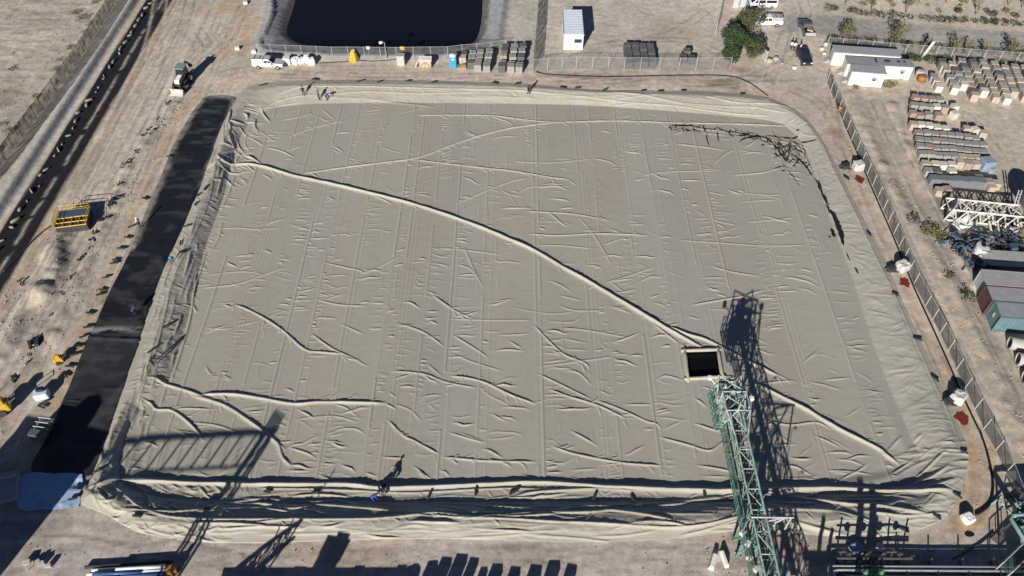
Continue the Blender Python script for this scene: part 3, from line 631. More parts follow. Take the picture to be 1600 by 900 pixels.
    # overall mottling
    # wheel tracks
    def tracks(px,amt=.5,off=.85,wd=.16,seed=0,c=(.19,.17,.15)):
        P=smoothpoly(G2(px),6,False); d=seg_dist(X,Y,P,False)
        for q in((off-.22,off+.22) if wd<.15 else (off,)): mixin(c,amt*np.exp(-((d-q)/wd)**2)*sstep(.3,.5,fbm(X*.25,Y*.25,90+seed,2)))
        mixin((.44,.41,.365),amt*.75*np.exp(-((d-off-.40)/.2)**2))
    TR=[[(0,520),(60,440),(120,350),(180,260),(225,180),(262,100),(290,30),(300,-20)],[(20,560),(90,470),(150,380),(200,290),(240,215),(275,130),(320,70),(370,20)],[(250,0),(240,60),(215,120),(170,200),(120,290)],
        [(0,600),(60,500),(110,420),(160,330),(205,255)],[(270,150),(300,110),(350,70),(372,30),(385,-10)],[(245,100),(262,60),(290,50),(310,75),(300,110)],[(240,90),(258,45),(295,35),(325,70)],[(300,150),(360,112),(450,108),(600,106),(800,112),(1000,122),(1200,122)],[(400,120),(600,117),(800,121),(1000,128),(1150,126),(1230,90),(1240,40),(1225,0)],
        [(1200,130),(1215,90),(1230,50),(1260,20),(1240,-20)],[(1240,140),(1290,170),(1320,230),(1370,330),(1420,450),(1470,570),(1520,690),(1530,780),(1480,845)],[(1300,150),(1345,230),(1400,350),(1450,460),(1500,560),(1560,700)],[(1370,160),(1410,250),(1450,330),(1500,420),(1560,540),(1620,650)],[(1480,300),(1420,220),(1430,140)],[(1510,180),(1560,240),(1590,300)],[(850,40),(950,60),(1040,55),(1100,20)],[(860,90),(960,68),(1060,62),(1120,80)],
        [(-20,880),(100,850),(250,870),(420,860),(600,872),(800,866),(1000,880),(1160,870)],[(0,830),(130,825),(240,850),(400,885)],[(600,900),(720,872),(900,862),(1100,868)],[(230,240),(262,180),(285,140)],[(150,470),(190,370),(235,270),(270,190)],[(115,560),(160,460),(205,360),(255,255)]]
    for k,q in enumerate(TR): tracks(q,.62 if k%2 else .8,.85,.10 if k%3 else .18,k)
    C*=np.array([1.165,1.125,1.085]); C*=(.84+.32*n1)[...,None]*(.82+.36*n2)[...,None]*(.86+.28*n3)[...,None]
    m=bpy.data.materials.new('ground_earth'); m.use_nodes=True; N=m.node_tree.nodes; L=m.node_tree.links; b=N['Principled BSDF']
    at=N.new('ShaderNodeAttribute'); at.attribute_name='Col'; tc=N.new('ShaderNodeTexCoord')
    def noise(sc,det,ro=.7):
        q=N.new('ShaderNodeTexNoise'); q.inputs['Scale'].default_value=sc; q.inputs['Detail'].default_value=det; q.inputs['Roughness'].default_value=ro; L.new(tc.outputs['Object'],q.inputs['Vector']); return q
    a1=noise(1.1,8,.75); a2=noise(5,5,.7)
    mr=N.new('ShaderNodeMapRange'); mr.inputs[1].default_value=.25; mr.inputs[2].default_value=.75; mr.inputs[3].default_value=.60; mr.inputs[4].default_value=1.40; L.new(a1.outputs[0],mr.inputs[0])
    mr2=N.new('ShaderNodeMapRange'); mr2.inputs[1].default_value=.25; mr2.inputs[2].default_value=.75; mr2.inputs[3].default_value=.82; mr2.inputs[4].default_value=1.18; L.new(a2.outputs[0],mr2.inputs[0])
    ml=N.new('ShaderNodeMath'); ml.operation='MULTIPLY'; L.new(mr.outputs[0],ml.inputs[0]); L.new(mr2.outputs[0],ml.inputs[1])
    mx=N.new('ShaderNodeMix'); mx.data_type='RGBA'; mx.blend_type='MULTIPLY'; mx.inputs[0].default_value=1
    L.new(at.outputs['Color'],mx.inputs[6]); L.new(ml.outputs[0],mx.inputs[7]); L.new(mx.outputs[2],b.inputs['Base Color'])
    b.inputs['Roughness'].default_value=.92; b.inputs['Specular IOR Level'].default_value=.15
    bp=N.new('ShaderNodeBump'); bp.inputs['Strength'].default_value=.45; bp.inputs['Distance'].default_value=.10
    ad=N.new('ShaderNodeMath'); ad.operation='MULTIPLY_ADD'; ad.inputs[1].default_value=.35; L.new(a2.outputs[0],ad.inputs[0]); L.new(a1.outputs[0],ad.inputs[2]); L.new(ad.outputs[0],bp.inputs['Height']); L.new(bp.outputs[0],b.inputs['Normal'])
    o=grid_mesh('ground',X,Y,Z,m,None,C); struct(o)
    return o
def gz(x,y):
    return float(ground_h(np.array([[x]],float),np.array([[y]],float))[0,0])
def at(px,py,dz=0.0):
    p=G(px,py); p.z=gz(p.x,p.y)+dz; return p
def build_pond():
    m=bpy.data.materials.new('pond_water'); m.use_nodes=True; b=m.node_tree.nodes['Principled BSDF']
    b.inputs['Base Color'].default_value=(.006,.007,.011,1); b.inputs['Roughness'].default_value=.12; b.inputs['Specular IOR Level'].default_value=.25
    P=[tuple(p) for p in POND_WATER]
    cx,cy=np.mean(POND_WATER,axis=0); P=[(cx+(x-cx)*1.012,cy+(y-cy)*1.012) for x,y in P]
    mb=MB(); mb.add([(x,y,-1.5) for x,y in P],[tuple(range(len(P)))]); o=mb.build('pond_water',m); struct(o)
def build_black_liner():
    """loose black sheet beside the cover"""
    poly=smoothpoly(G2([(313,160),(320,152),(345,149),(366,152),(370,160),(360,185),(338,240),(318,292),(287,365),(258,425),(240,475),(215,552),(193,615),(168,685),(150,735),(130,745),(85,742),(48,735),(70,690),(92,640),(112,595),(133,540),(150,505),(172,455),(200,400),(226,335),(252,275),(272,225),(298,180)]),3)
    s=.2; xs=np.arange(poly[:,0].min()-1,poly[:,0].max()+1,s); ys=np.arange(poly[:,1].min()-1,poly[:,1].max()+1,s); X,Y=np.meshgrid(xs,ys)
    ins=inside(X,Y,poly); d=seg_dist(X,Y,poly)
    g=ground_h(X,Y); zo,do,di,io,t=cover_base(X,Y); 
    base=np.where(io,-.15,np.maximum(g,-.1))
    Z=base+.07+.05*(fbm(X*.6,Y*1.2,81,3)-.5)+.10*sstep(.6,.8,fbm(X*.3,Y*.9,82,3))
    # one lapped weld across the sheet
    a=G2([(128,527),(218,532)]); dl=seg_dist(X,Y,a,False); Z+=.16*np.exp(-(dl/.18)**2)
    keepv=ins; keep=(keepv[:-1,:-1]|keepv[:-1,1:]|keepv[1:,1:]|keepv[1:,:-1])
    near=~ins; bx=X.copy();by=Y.copy(); xn=X[near];yn=Y[near]; bb=np.full(xn.shape,1e9);qx=xn.copy();qy=yn.copy(); n=len(poly)
    for i in range(n):
        ax,ay=poly[i];dx,dy=poly[(i+1)%n]-poly[i];u=np.clip(((xn-ax)*dx+(yn-ay)*dy)/(dx*dx+dy*dy+1e-12),0,1);px,py=ax+u*dx,ay+u*dy;dd=(xn-px)**2+(yn-py)**2;q=dd<bb;bb=np.where(q,dd,bb);qx=np.where(q,px,qx);qy=np.where(q,py,qy)
    bx[near]=qx;by[near]=qy
    C=np.zeros(X.shape+(3,)); C[:]=(.0125,.014,.018)
    def mixin(c,a):
        nonlocal C
        C=C*(1-a[...,None])+np.array(c)*a[...,None]
    mixin((.26,.24,.21),.9*(1-sstep(.2,1.1,d+.9*(fbm(X*.7,Y*.7,83,3)-.5)))*(X<G(200,400)[0]+(Y-G(200,400)[1])*.42))
    dl2=seg_dist(X,Y,G2([(145,517),(175,515),(215,516)]),False); mixin((.24,.24,.24),.95*np.exp(-(dl2/.5)**2)*sstep(.36,.52,fbm(X*.9,Y*2.5,84,3)))
    mixin((.085,.083,.078),.55*sstep(.56,.72,fbm(X*.9-Y*.4,Y*.12,85,3))*(Y<60)); mixin((.030,.032,.036),.7*(Y<G(140,522)[1])); mixin((.06,.06,.06),.55*sstep(.5,.72,fbm(X*.5,Y*.9,87,5)))
    mixin((.07,.075,.08),.5*sstep(.55,.75,fbm(X*.3,Y*1.2,86,4))*(Y>95))
    m=bpy.data.materials.new('black_sheet'); m.use_nodes=True; N=m.node_tree.nodes;L=m.node_tree.links;b=N['Principled BSDF']; a=N.new('ShaderNodeAttribute');a.attribute_name='Col'
    L.new(a.outputs['Color'],b.inputs['Base Color']); b.inputs['Roughness'].default_value=.5; b.inputs['Specular IOR Level'].default_value=.3
    o=grid_mesh('black_liner_sheet',bx,by,Z,m,keep,C); tag(o,'long black liner sheet laid along the west side of the beige cover','liner sheet')
    # tarpaulin
    poly2=smoothpoly(G2([(30,742),(85,740),(130,742),(126,772),(122,795),(70,797),(28,796)]),2)
    s=.08; xs=np.arange(poly2[:,0].min()-.5,poly2[:,0].max()+.5,s); ys=np.arange(poly2[:,1].min()-.5,poly2[:,1].max()+.5,s); X,Y=np.meshgrid(xs,ys); ins=inside(X,Y,poly2)
    keep=(ins[:-1,:-1]&ins[:-1,1:]&ins[1:,1:]&ins[1:,:-1]); Z=np.maximum(ground_h(X,Y),0)+.10+.12*sstep(.5,.8,fbm(X*.6,Y*.6,88,3))
    o=grid_mesh('tarpaulin',X,Y,Z,M_tarp,keep); tag(o,'pale blue tarpaulin spread at the south end of the black sheet','tarpaulin')

def build_gravel():
    """loose stones lying on the churned ground"""
    mb=MB(); n=0
    areas=[([(0,470),(130,300),(215,250),(285,140),(300,150),(200,330),(110,560),(40,700),(0,760)],800,.26),([(190,300),(330,30),(380,10),(340,110),(300,140),(230,240)],250,.2),([(1275,150),(1330,150),(1420,290),(1520,430),(1600,590),(1600,700),(1520,560),(1420,400)],500,.26),([(-20,820),(130,800),(400,860),(1080,850),(1200,840),(1600,850),(1600,900),(-20,900)],350,.2),
      ([(440,100),(1200,108),(1230,140),(440,126)],350,.18),([(0,0),(180,0),(0,270)],600,.25),([(1120,840),(1280,838),(1280,900),(1120,900)],110,.22),([(1520,700),(1600,700),(1600,850),(1500,830)],70,.18),([(1160,80),(1300,70),(1330,150),(1230,130)],250,.25)]
    for poly,cnt,sz in areas:
        P=G2(poly); lo=P.min(0); hi=P.max(0); x=RNG.uniform(lo[0],hi[0],cnt*4); y=RNG.uniform(lo[1],hi[1],cnt*4); ok=inside(x,y,P)&(fbm(x*.25,y*.25,99,3)>.45)&~inside(x,y,OUT); x=x[ok][:cnt]; y=y[ok][:cnt]; z=ground_h(x[None],y[None])[0]
        for a,b,c in zip(x,y,z):
            s=sz*(.2+.8*random.random()**3); h=s*random.uniform(.5,.9); r=random.random()*6; k=5
            ring=[(a+s*.5*random.uniform(.7,1.2)*math.cos(r+i*6.283/k),b+s*.5*random.uniform(.7,1.2)*math.sin(r+i*6.283/k),c-.02) for i in range(k)]
            top=[(a+(p[0]-a)*.55,b+(p[1]-b)*.55,c+h*random.uniform(.7,1)) for p in ring]
            mb.add(ring+top,[(i,(i+1)%k,(i+1)%k+k,i+k) for i in range(k)]+[tuple(range(k,2*k))])
    o=mb.build('gravel',mat('loose_stone',(.33,.295,.25),.9,.35,.8)); tag(o,'loose stones and clods scattered over the bare earth around the basin','gravel',kind='stuff')
# ================================================================== VEHICLES
def extr(mb,prof,hw,hwt,zb,zt):
    """side profile (x,z) extruded across the width, narrowing from hw at zb to hwt at zt"""
    k=lambda z: hw+(hwt-hw)*min(1,max(0,(z-zb)/(zt-zb+1e-9)))
    n=len(prof); vs=[(x,-k(z),z) for x,z in prof]+[(x,k(z),z) for x,z in prof]
    mb.add(vs,[tuple(range(n)),tuple(range(2*n-1,n-1,-1))]+[(i+n,(i+1)%n+n,(i+1)%n,i) for i in range(n)])
    return k
def vehicle(name,label,cat,loc,rz,paint,lower,upper,hw,hwt,wheels,sidewin,shield,rear,canopy=None,load=None,wr=.36,group=None):
    t=thing(name,label,cat,loc,rz,group)
    mb=MB(); extr(mb,lower,hw,hw*.97,.4,1.1)
    zb=min(z for x,z in upper); zt=max(z for x,z in upper); k=extr(mb,upper,hw*.95,hwt,zb,zt)
    mb.build('body',paint,t,bevel=.05)
    for (x0,x1,x2,x3,z0,z1) in sidewin:     # bottom x0..x1, top x2..x3
        for s in(-1,1):
            q=MB(); q.add([(x0,s*(k(z0)+.012),z0),(x1,s*(k(z0)+.012),z0),(x3,s*(k(z1)+.012),z1),(x2,s*(k(z1)+.012),z1)],[(0,1,2,3)]); q.build('side_window',M_glass,t)
    for nm,(xa,za,xb,zb2) in(('windscreen',shield),('rear_window',rear)):
        sg=1 if nm=='windscreen' else -1
        q=MB(); q.add([(xa+sg*.015,-k(za)*.9,za+.012),(xa+sg*.015,k(za)*.9,za+.012),(xb+sg*.015,k(zb2)*.9,zb2+.012),(xb+sg*.015,-k(zb2)*.9,zb2+.012)],[(0,1,2,3)]); q.build(nm,M_glass,t)
    for x in wheels:
        for s in(-1,1):
            wq=MB(); wq.lathe((x,s*(hw-.1),wr),[(wr*.8,-.12),(wr,-.09),(wr,.09),(wr*.8,.12)],14,'Y'); wo=wq.build('wheel',M_rubber,t,True)
            rq=MB(); rq.lathe((x,s*(hw-.1)+s*.115,wr),[(wr*.55,-.02),(wr*.5,.02)],10,'Y'); rq.build('rim',M_steel,wo)
    fx=max(x for x,z in lower); rx=min(x for x,z in lower)
    for s in(-1,1):
        q=MB(); q.box((fx-.06,s*hw*.72,.84),(.12,.3,.16)); q.build('headlight',M_white,t)
        q=MB(); q.box((rx+.04,s*hw*.84,.9),(.1,.16,.26)); q.build('tail_light',mat('tail_red',(.3,.02,.02),.3),t)
        q=MB(); q.box((shield[0]-.25,s*(hw+.12),1.12),(.14,.2,.16)); q.build('wing_mirror',M_black,t)
    q=MB(); q.box((fx+.0,0,.52),(.12,hw*1.9,.2)); q.build('bumper',M_darksteel,t)
    if canopy:
        q=MB(); extr(q,[(-2.52,1.04),(-.62,1.04),(-.66,1.72),(-2.45,1.70)],hw*.95,hw*.82,1.04,1.72); q.build('canopy',canopy,t,bevel=.04)
        q=MB(); 
        for xx in(-2.1,-1.2): q.box((xx,0,1.76),(.06,1.3,.05))
        q.build('roof_rack',M_darksteel,t)
    if load: load(t)
    return t
PK_LOW=[(-2.55,.5),(-2.0,.42),(2.4,.42),(2.6,.55),(2.6,.92),(2.45,1.0),(1.15,1.08),(-2.58,1.06)]
PK_UP=[(-.62,1.05),(1.15,1.07),(.42,1.66),(.2,1.72),(-.5,1.72),(-.62,1.62)]
PK_WIN=[(.25,.92,.2,.42,1.14,1.56),(-.5,.15,-.45,.12,1.14,1.58)]
VAN_LOW=[(-2.4,.45),(2.3,.42),(2.45,.6),(2.42,.95),(2.3,1.1),(-2.42,1.1)]
VAN_UP=[(-2.42,1.08),(2.3,1.08),(1.45,1.85),(1.2,1.97),(-2.2,1.98),(-2.38,1.85)]
VAN_WIN=[(1.2,1.9,1.1,1.4,1.2,1.75),(-.2,1.05,-.2,.98,1.22,1.75),(-2.2,-.35,-2.15,-.35,1.22,1.75)]
SUV_LOW=[(-2.1,.5),(-1.8,.4),(1.95,.4),(2.12,.6),(2.1,.85),(1.9,.97),(.95,1.04),(-2.1,1.05)]
SUV_UP=[(-2.05,1.03),(.95,1.03),(.25,1.52),(-.1,1.58),(-1.6,1.56),(-1.95,1.4)]
SUV_WIN=[(-.1,.62,-.1,.2,1.1,1.46),(-1.0,-.2,-.95,-.2,1.1,1.48),(-1.75,-1.1,-1.6,-1.05,1.12,1.45)]
def pickup(label,paint,loc,rz,canopy=None,load=None):
    return vehicle('pickup_truck',label,'pickup',loc,rz,paint,PK_LOW,PK_UP,.9,.72,(-1.55,1.65),PK_WIN,(1.1,1.1,.48,1.6),(-.6,1.15,-.58,1.58),canopy,load)
def bed_load(t):
    q=MB(); q.box((-1.6,0,1.10),(1.85,1.5,.06)); q.build('load_bed',M_black,t)
    q=MB(); 
    for k in range(5): q.box((-1.6+random.uniform(-.4,.4),random.uniform(-.45,.45),1.22),(.7,.4,.22),random.uniform(-.6,.6))
    q.build('tan_load',mat('tan_sack',(.45,.36,.22),.8,.2,3),t,bevel=.06)
    q=MB(); q.box((-2.66,0,1.0),(.06,1.7,.5),ry=.9); q.build('tailgate',M_silver,t)
def build_vehicles():
    pickup('silver pickup with canopy and roof rack parked by the pond fence',M_silver,at(421,104),R(-2),M_silver)
    pickup('white pickup with canopy parked behind the leafy trees',M_white,at(1198,38),R(178),mat('grey_canopy',(.34,.33,.32),.6,.1,2))
    pickup('grey pickup with open bed carrying a tan load',M_greycar,at(1258,49),R(91),None,bed_load)
    vehicle('minibus','white minibus with dark side windows at the edge of the dusty road','minibus',at(1191,11),R(178),M_white,VAN_LOW,VAN_UP,.88,.74,(-1.45,1.5),VAN_WIN,(2.22,1.14,1.48,1.82),(-2.4,1.2,-2.36,1.75))
    vehicle('parked_car','dark navy hatchback parked nose towards the basin behind the grey pickup','car',at(1255,95),R(-88),M_navy,SUV_LOW,SUV_UP,.86,.66,(-1.3,1.35),SUV_WIN,(.9,1.08,.3,1.5),(-2.02,1.1,-1.94,1.38),wr=.32)
    # ---- backhoe loader
    t=thing('backhoe_loader','backhoe loader with white bonnet and pale front bucket on the haul road','loader',at(288,131),R(-97))
    q=MB(); extr(q,[(-1.3,.7),(1.9,.7),(1.95,1.1),(1.9,1.5),(.5,1.6),(-1.3,1.5)],.5,.45,.7,1.6); q.build('chassis',M_darksteel,t,bevel=.05)
    q=MB(); extr(q,[(.35,1.3),(1.95,1.25),(1.95,1.72),(1.7,1.85),(.35,1.98)],.42,.38,1.3,2); q.build('bonnet',M_white,t,bevel=.06)
    q=MB(); extr(q,[(-1.3,1.45),(.35,1.45),(.3,2.2),(.05,2.85),(-1.25,2.85)],.72,.66,1.45,2.85); c=q.build('cab',M_glass,t,bevel=.04)
    q=MB(); q.box((-.6,0,2.93),(1.75,1.6,.14)); q.build('cab_roof',mat('cab_roof_green',(.20,.25,.24),.5,.1,2),t,bevel=.05)
    for x,r_ in((-.85,.75),(1.45,.5)):
        for s in(-1,1):
            wq=MB(); wq.lathe((x,s*.88,r_),[(r_*.8,-.22),(r_,-.16),(r_,.16),(r_*.8,.22)],16,'Y'); wo=wq.build('wheel',M_rubber,t,True)
            rq=MB(); rq.lathe((x,s*1.08,r_),[(r_*.55,-.03),(r_*.5,.03)],10,'Y'); rq.build('rim',M_white,wo)
    for s in(-1,1):
        q=MB(); q.bar((.3,s*.62,1.7),(2.2,s*.62,1.3),.16); q.bar((2.2,s*.62,1.3),(2.75,s*.62,.5),.16); q.build('loader_arm',M_darksteel,t)
    q=MB(); vs=[];fs=[]; pr=[(3.35,.06),(2.8,.06),(2.66,.3),(2.7,.7),(2.95,.95),(2.9,.98),(2.6,.74),(2.56,.28),(2.76,0),(3.35,0)]
    n=len(pr); q.add([(x,-1.15,z) for x,z in pr]+[(x,1.15,z) for x,z in pr],[(i,(i+1)%n,(i+1)%n+n,i+n) for i in range(n)])
    for s in(-1.15,1.15): q.add([(3.35,s,.03),(2.76,s,.03),(2.58,s,.3),(2.62,s,.72),(2.93,s,.96)],[(0,1,2,3,4)])
    q.build('front_bucket',mat('bucket_paint',(.62,.57,.50),.6,.15,3),t)
    q=MB(); q.bar((-1.4,0,1.0),(-2.1,.1,2.9),.24); q.bar((-2.1,.1,2.9),(-3.1,.1,1.9),.2); q.build('digging_arm',M_darksteel,t)
    q=MB(); q.box((-3.2,.1,1.55),(.5,.55,.6),ry=.5,top=.7); q.build('digging_bucket',M_darksteel,t,bevel=.03)
    # ---- dark flatbed in the shade
    t=thing('utility_cart','dark utility cart with pale hoops standing in deep shade on the black sheet','cart',G(72,676,.1),R(82))
    q=MB(); q.box((0,0,.75),(2.6,1.6,.5)); q.box((-.9,0,1.25),(.8,1.5,.6)); q.build('body',M_greycar,t,bevel=.06)
    for k in range(4):
        q=MB(); q.tube([(.9-.55*k,-.75,1.0),(.9-.55*k,-.7,1.5),(.9-.55*k,.7,1.5),(.9-.55*k,.75,1.0)],.03,5); q.build('hoop',M_white,t)
    for x in(-.85,.85):
        for s in(-1,1): q=MB(); q.lathe((x,s*.8,.33),[(.26,-.1),(.33,-.08),(.33,.08),(.26,.1)],12,'Y'); q.build('wheel',M_rubber,t,True)
# ================================================================== PEOPLE
POSES={
 'stand':dict(pelvis=(0,0,.93),chest=(.02,0,1.32),neck=(.03,0,1.48),head=(.05,0,1.62),
   sh=(0,.19,1.40),el=(.03,.26,1.12),ha=(.14,.25,.90),hip=(0,.10,.90),kn=(.04,.11,.50),an=(0,.12,.09),toe=(.17,.14,.05)),
 'bend':dict(pelvis=(-.12,0,.86),chest=(.24,0,1.06),neck=(.40,0,1.10),head=(.52,0,1.08),
   sh=(.30,.19,1.08),el=(.40,.24,.80),ha=(.50,.18,.58),hip=(-.12,.11,.84),kn=(.06,.14,.48),an=(-.06,.15,.09),toe=(.11,.17,.05)),
 'walk':dict(pelvis=(0,0,.92),chest=(.05,0,1.31),neck=(.07,0,1.47),head=(.10,0,1.61),
   sh=(.03,.19,1.39),el=(.02,.27,1.12),ha=(.18,.24,.94),hip=(0,.10,.89),kn=(.12,.11,.50),an=(.02,.12,.10),toe=(.18,.13,.05))}
_PT={}
def person_mesh(pose):
    if pose in _PT: return _PT[pose]
    P=POSES[pose]; V=[];E=[];RR=[];K=[]
    def add(p,r,par,kind):
        V.append(Vector(p)); RR.append(r); i=len(V)-1
        if par is not None: E.append((par,i)); K.append(kind)
        return i
    pe=add(P['pelvis'],.15,None,None); mid=add((Vector(P['pelvis'])+Vector(P['chest']))/2,.135,pe,1); ch=add(P['chest'],.165,mid,1); ne=add(P['neck'],.065,ch,0); hd=add(P['head'],.105,ne,0)
    top=Vector(P['head'])+(Vector(P['head'])-Vector(P['neck'])).normalized()*.10; add(top,.08,hd,0)
    fw=Vector((1,0,0)) if pose!='bend' else Vector((.35,0,-1)).normalized()
    add(Vector(P['head'])+fw*.12-Vector((0,0,.02)),.03,hd,0)
    for s in(-1,1):
        m=lambda q: (q[0],q[1]*s,q[2])
        b=1.0 if pose!='walk' else (1 if s>0 else -1)
        sh=add(m(P['sh']),.075,ch,1); el=add(m(P['el']),.052,sh,1); ha=add(m(P['ha']),.038,el,0); d=(Vector(m(P['ha']))-Vector(m(P['el']))).normalized()
        add(Vector(m(P['ha']))+d*.10,.028,ha,0); add(Vector(m(P['ha']))+d*.05+Vector((.05,-.02*s,0)),.014,ha,0)
        hp=add(m(P['hip']),.105,pe,2)
        kx=P['kn'];ax=P['an'];tx=P['toe']
        if pose=='walk' and s<0: kx=(.02,.11,.50); ax=(-.26,.12,.16); tx=(-.12,.13,.05)
        kn=add(m(kx),.068,hp,2); an=add(m(ax),.045,kn,2); add(m(tx),.042,an,3)
    me=bpy.data.meshes.new('person'); me.from_pydata(V,E,[]); o=bpy.data.objects.new('person_tmp',me); COL.objects.link(o)
    sk=o.modifiers.new('skin','SKIN'); sk.use_smooth_shade=True
    for i,r in enumerate(RR): me.skin_vertices[0].data[i].radius=(r,r)
    me.skin_vertices[0].data[0].use_root=True
    o.modifiers.new('sub','SUBSURF').levels=1
    dg=bpy.context.evaluated_depsgraph_get(); out=bpy.data.meshes.new_from_object(o.evaluated_get(dg)); bpy.data.objects.remove(o)
    for _ in range(4): out.materials.append(None)
    for p in out.polygons:
        c=p.center; best=1e9; kk=1
        for (a,b),k in zip(E,K):
            d=V[b]-V[a]; u=max(0,min(1,(c-V[a]).dot(d)/(d.length_squared+1e-9))); q=(c-V[a]-d*u).length-.5*(RR[a]*(1-u)+RR[b]*u)
            if q<best: best=q;kk=k
        p.material_index=kk
    _PT[pose]=(out,P); return _PT[pose]
def cloth(name,rgb): return mat('cloth_'+name,rgb,.85,.15,6)
def person(loc,rz,pose,shirt,trousers,hat,label,group=None):
    me,P=person_mesh(pose); me=me.copy(); o=bpy.data.objects.new('person',me); COL.objects.link(o); o.location=loc; o.rotation_euler[2]=rz; o.scale=(1.05,1.05,1.05)
    for i,m in enumerate((M_skin,shirt,trousers,M_rubber)): me.materials[i]=m
    h=Vector(P['head']); d=(h-Vector(P['neck'])).normalized(); q=MB()
    q.lathe((0,0,0),[(.155,0),(.125,.02),(.12,.06),(.09,.115),(.02,.135)],12); ho=q.build('hard_hat' if hat not in(M_black,) else 'hair',hat,o,True); ho.location=h+d*.03; ho.rotation_euler=d.to_track_quat('Z','Y').to_euler()
    return tag(o,label,'person',group)
def cz(px,py,h=1.0):
    q=Gc([(px,py)])[0]; return Vector((q[0],q[1],cover_z(q[0],q[1])+.05))
def build_people():
    nv=cloth('navy',(.02,.03,.07)); bk=cloth('black',(.014,.014,.016)); bl=cloth('royal',(.03,.07,.30)); cy=cloth('cyan',(.05,.36,.55)); pu=cloth('purple',(.06,.04,.13)); wh=cloth('white',(.6,.6,.58)); ye=cloth('yellow',(.65,.40,.03)); br=cloth('brown',(.10,.055,.035)); kh=cloth('khaki',(.2,.17,.11))
    person(cz(475,150),R(100),'walk',bk,nv,M_black,'person in black walking on the north bank of the cover')
    person(cz(499,157),R(40),'stand',br,bk,M_black,'person in brown top standing beside the bending worker in blue')
    person(cz(511,157),R(0),'bend',bl,bl,M_white,'worker in royal blue overalls bending over the north edge of the cover')
    person(cz(826,148),R(-60),'walk',bk,bk,M_black,'person in black stepping along the north edge near the tall net fence')
    person(cz(269,411),R(-30),'bend',cy,nv,M_black,'person in bright cyan top bending at the west crest of the cover')
    person(G(211,492,.15),R(70),'bend',pu,nv,M_black,'person in purple stooping on the black liner sheet')
    person(cz(240,571),R(60),'bend',bk,bk,M_black,'person in black crouching on the west slope of the cover')
    person(G(219,355,.15),R(-20),'stand',wh,bk,M_white,'person in white top standing at the edge of the black liner sheet')
    person(cz(584,783),R(10),'bend',bl,bl,M_white,'worker in bright blue overalls and white helmet bending at the south bank')
    person(cz(598,773),R(80),'walk',bk,nv,M_black,'dark clothed person standing on the southern fold beside the blue worker')
    person(cz(606,769),R(150),'bend',nv,bk,M_black,'second dark clothed person leaning over the southern fold')
    for k,(px,py) in enumerate(((1235,79),(1240,80),(1249,82))):
        person(at(px,py),R(60+40*k),'stand',wh,bk,M_black,['leftmost person of the three in white tops by the grey pickup','middle person of the three in white tops by the grey pickup','rightmost person of the three in white tops by the grey pickup'][k],'people chatting by the parked cars')
    person(at(1311,176),R(200),'bend',ye,kh,M_black,'person in yellow jacket stooping beside the east fence')
    person(G(1118,570,.35)+Vector((.3,-.9,0)) if False else cz(1241,108),R(90),'stand',wh,wh,M_white,'person in all white standing alone behind the parked navy car') if False else None
# ================================================================== FENCES
def fence(name,label,pts,h,sp,pm,nm,rad=.035,px=True,rails=True,arm=0,cat='fence'):
    P=[at(a,b) if px else Vector(a) for a,b in pts]; base=P[0].copy()
    t=thing(name,label,cat,base)
    Q=[p-base for p in P]; posts=[]; acc=0
    net=MB(); rl=MB()
    for i in range(len(Q)-1):
        a,b=Q[i],Q[i+1]; L=(b-a).length; n=max(1,round(L/sp)); prev=None
        for k in range(n+1):
            q=a.lerp(b,k/n); q.z=gz(q.x+base.x,q.y+base.y)-base.z
            if k<n or i==len(Q)-2: posts.append((q,(b-a).normalized()))
            if prev is not None:
                net.add([prev+Vector((0,0,.03)),q+Vector((0,0,.03)),q+Vector((0,0,h-.03)),prev+Vector((0,0,h-.03))],[(0,1,2,3)])
                rl.tube([prev+Vector((0,0,h)),q+Vector((0,0,h))],.02,4)
            prev=q
    stuff=[]
    for k,(q,d) in enumerate(posts):
        m=MB(); m.tube([q-Vector((0,0,.2)),q+Vector((0,0,h+.08))],rad,5)
        if arm: n_=Vector((d.y,-d.x,0)); m.tube([q+Vector((0,0,h)),q+n_*arm+Vector((0,0,h+arm))],rad*.8,4)
        if len(posts)>95 and k>95: stuff.append(m); continue
        m.build('fence_post',pm,t)
    net.build('fence_net' if nm is M_net else 'fence_mesh',nm,t)
    if rails: rl.build('top_rail',pm,t)
    return t
def build_fences():
    pw=mat('fence_post_pale',(.48,.47,.45),.6,.1,3)
    fence('chain_link_fence','long chain link fence with pale posts along the east track',[(1292,128),(1330,220),(1355,272),(1380,328),(1405,385),(1428,443),(1446,478),(1469,520),(1482,547),(1495,576),(1508,606),(1524,638),(1537,670),(1556,703),(1572,738),(1592,790)],1.9,2.6,pw,mesh_mat('chain_link_grey',(.11,.11,.115),.5),.05)
    fence('chain_link_fence','low chain link fence along the near rim of the black pond',[(404,84),(425,85),(520,89),(620,90),(700,89),(745,84),(790,76)],1.7,2.75,pw,M_fence,.035)
    fence('shade_net_fence','tall dark shade net fence between the pond yard and the cabin yard',[(833,112),(838,60),(842,0),(846,-40)],2.5,2.6,M_steel,M_net,.04)
    fence('chain_link_fence','chain link fence in front of the yard with the white cabin',[(833,112),(900,108),(1000,109),(1060,110),(1140,109)],2.3,2.75,pw,M_fence,.035)
    fence('shade_net_fence','long shade net fence beside the trench road in the west',[(-40,325),(0,276),(40,222),(82,165),(130,97),(178,22),(205,-30)],2.3,2.5,M_darksteel,M_net,.045)
    fence('chain_link_fence','chain link fence behind the white site cabins along the asphalt road',[(1291,74),(1360,80),(1413,85),(1485,90),(1560,96),(1640,102)],1.9,2.8,pw,M_fence,.045,arm=.3)
    fence('chain_link_fence','short chain link fence beside the leafy trees of the yard',[(1118,52),(1126,14),(1133,-30)],2.2,2.8,pw,M_fence,.04)
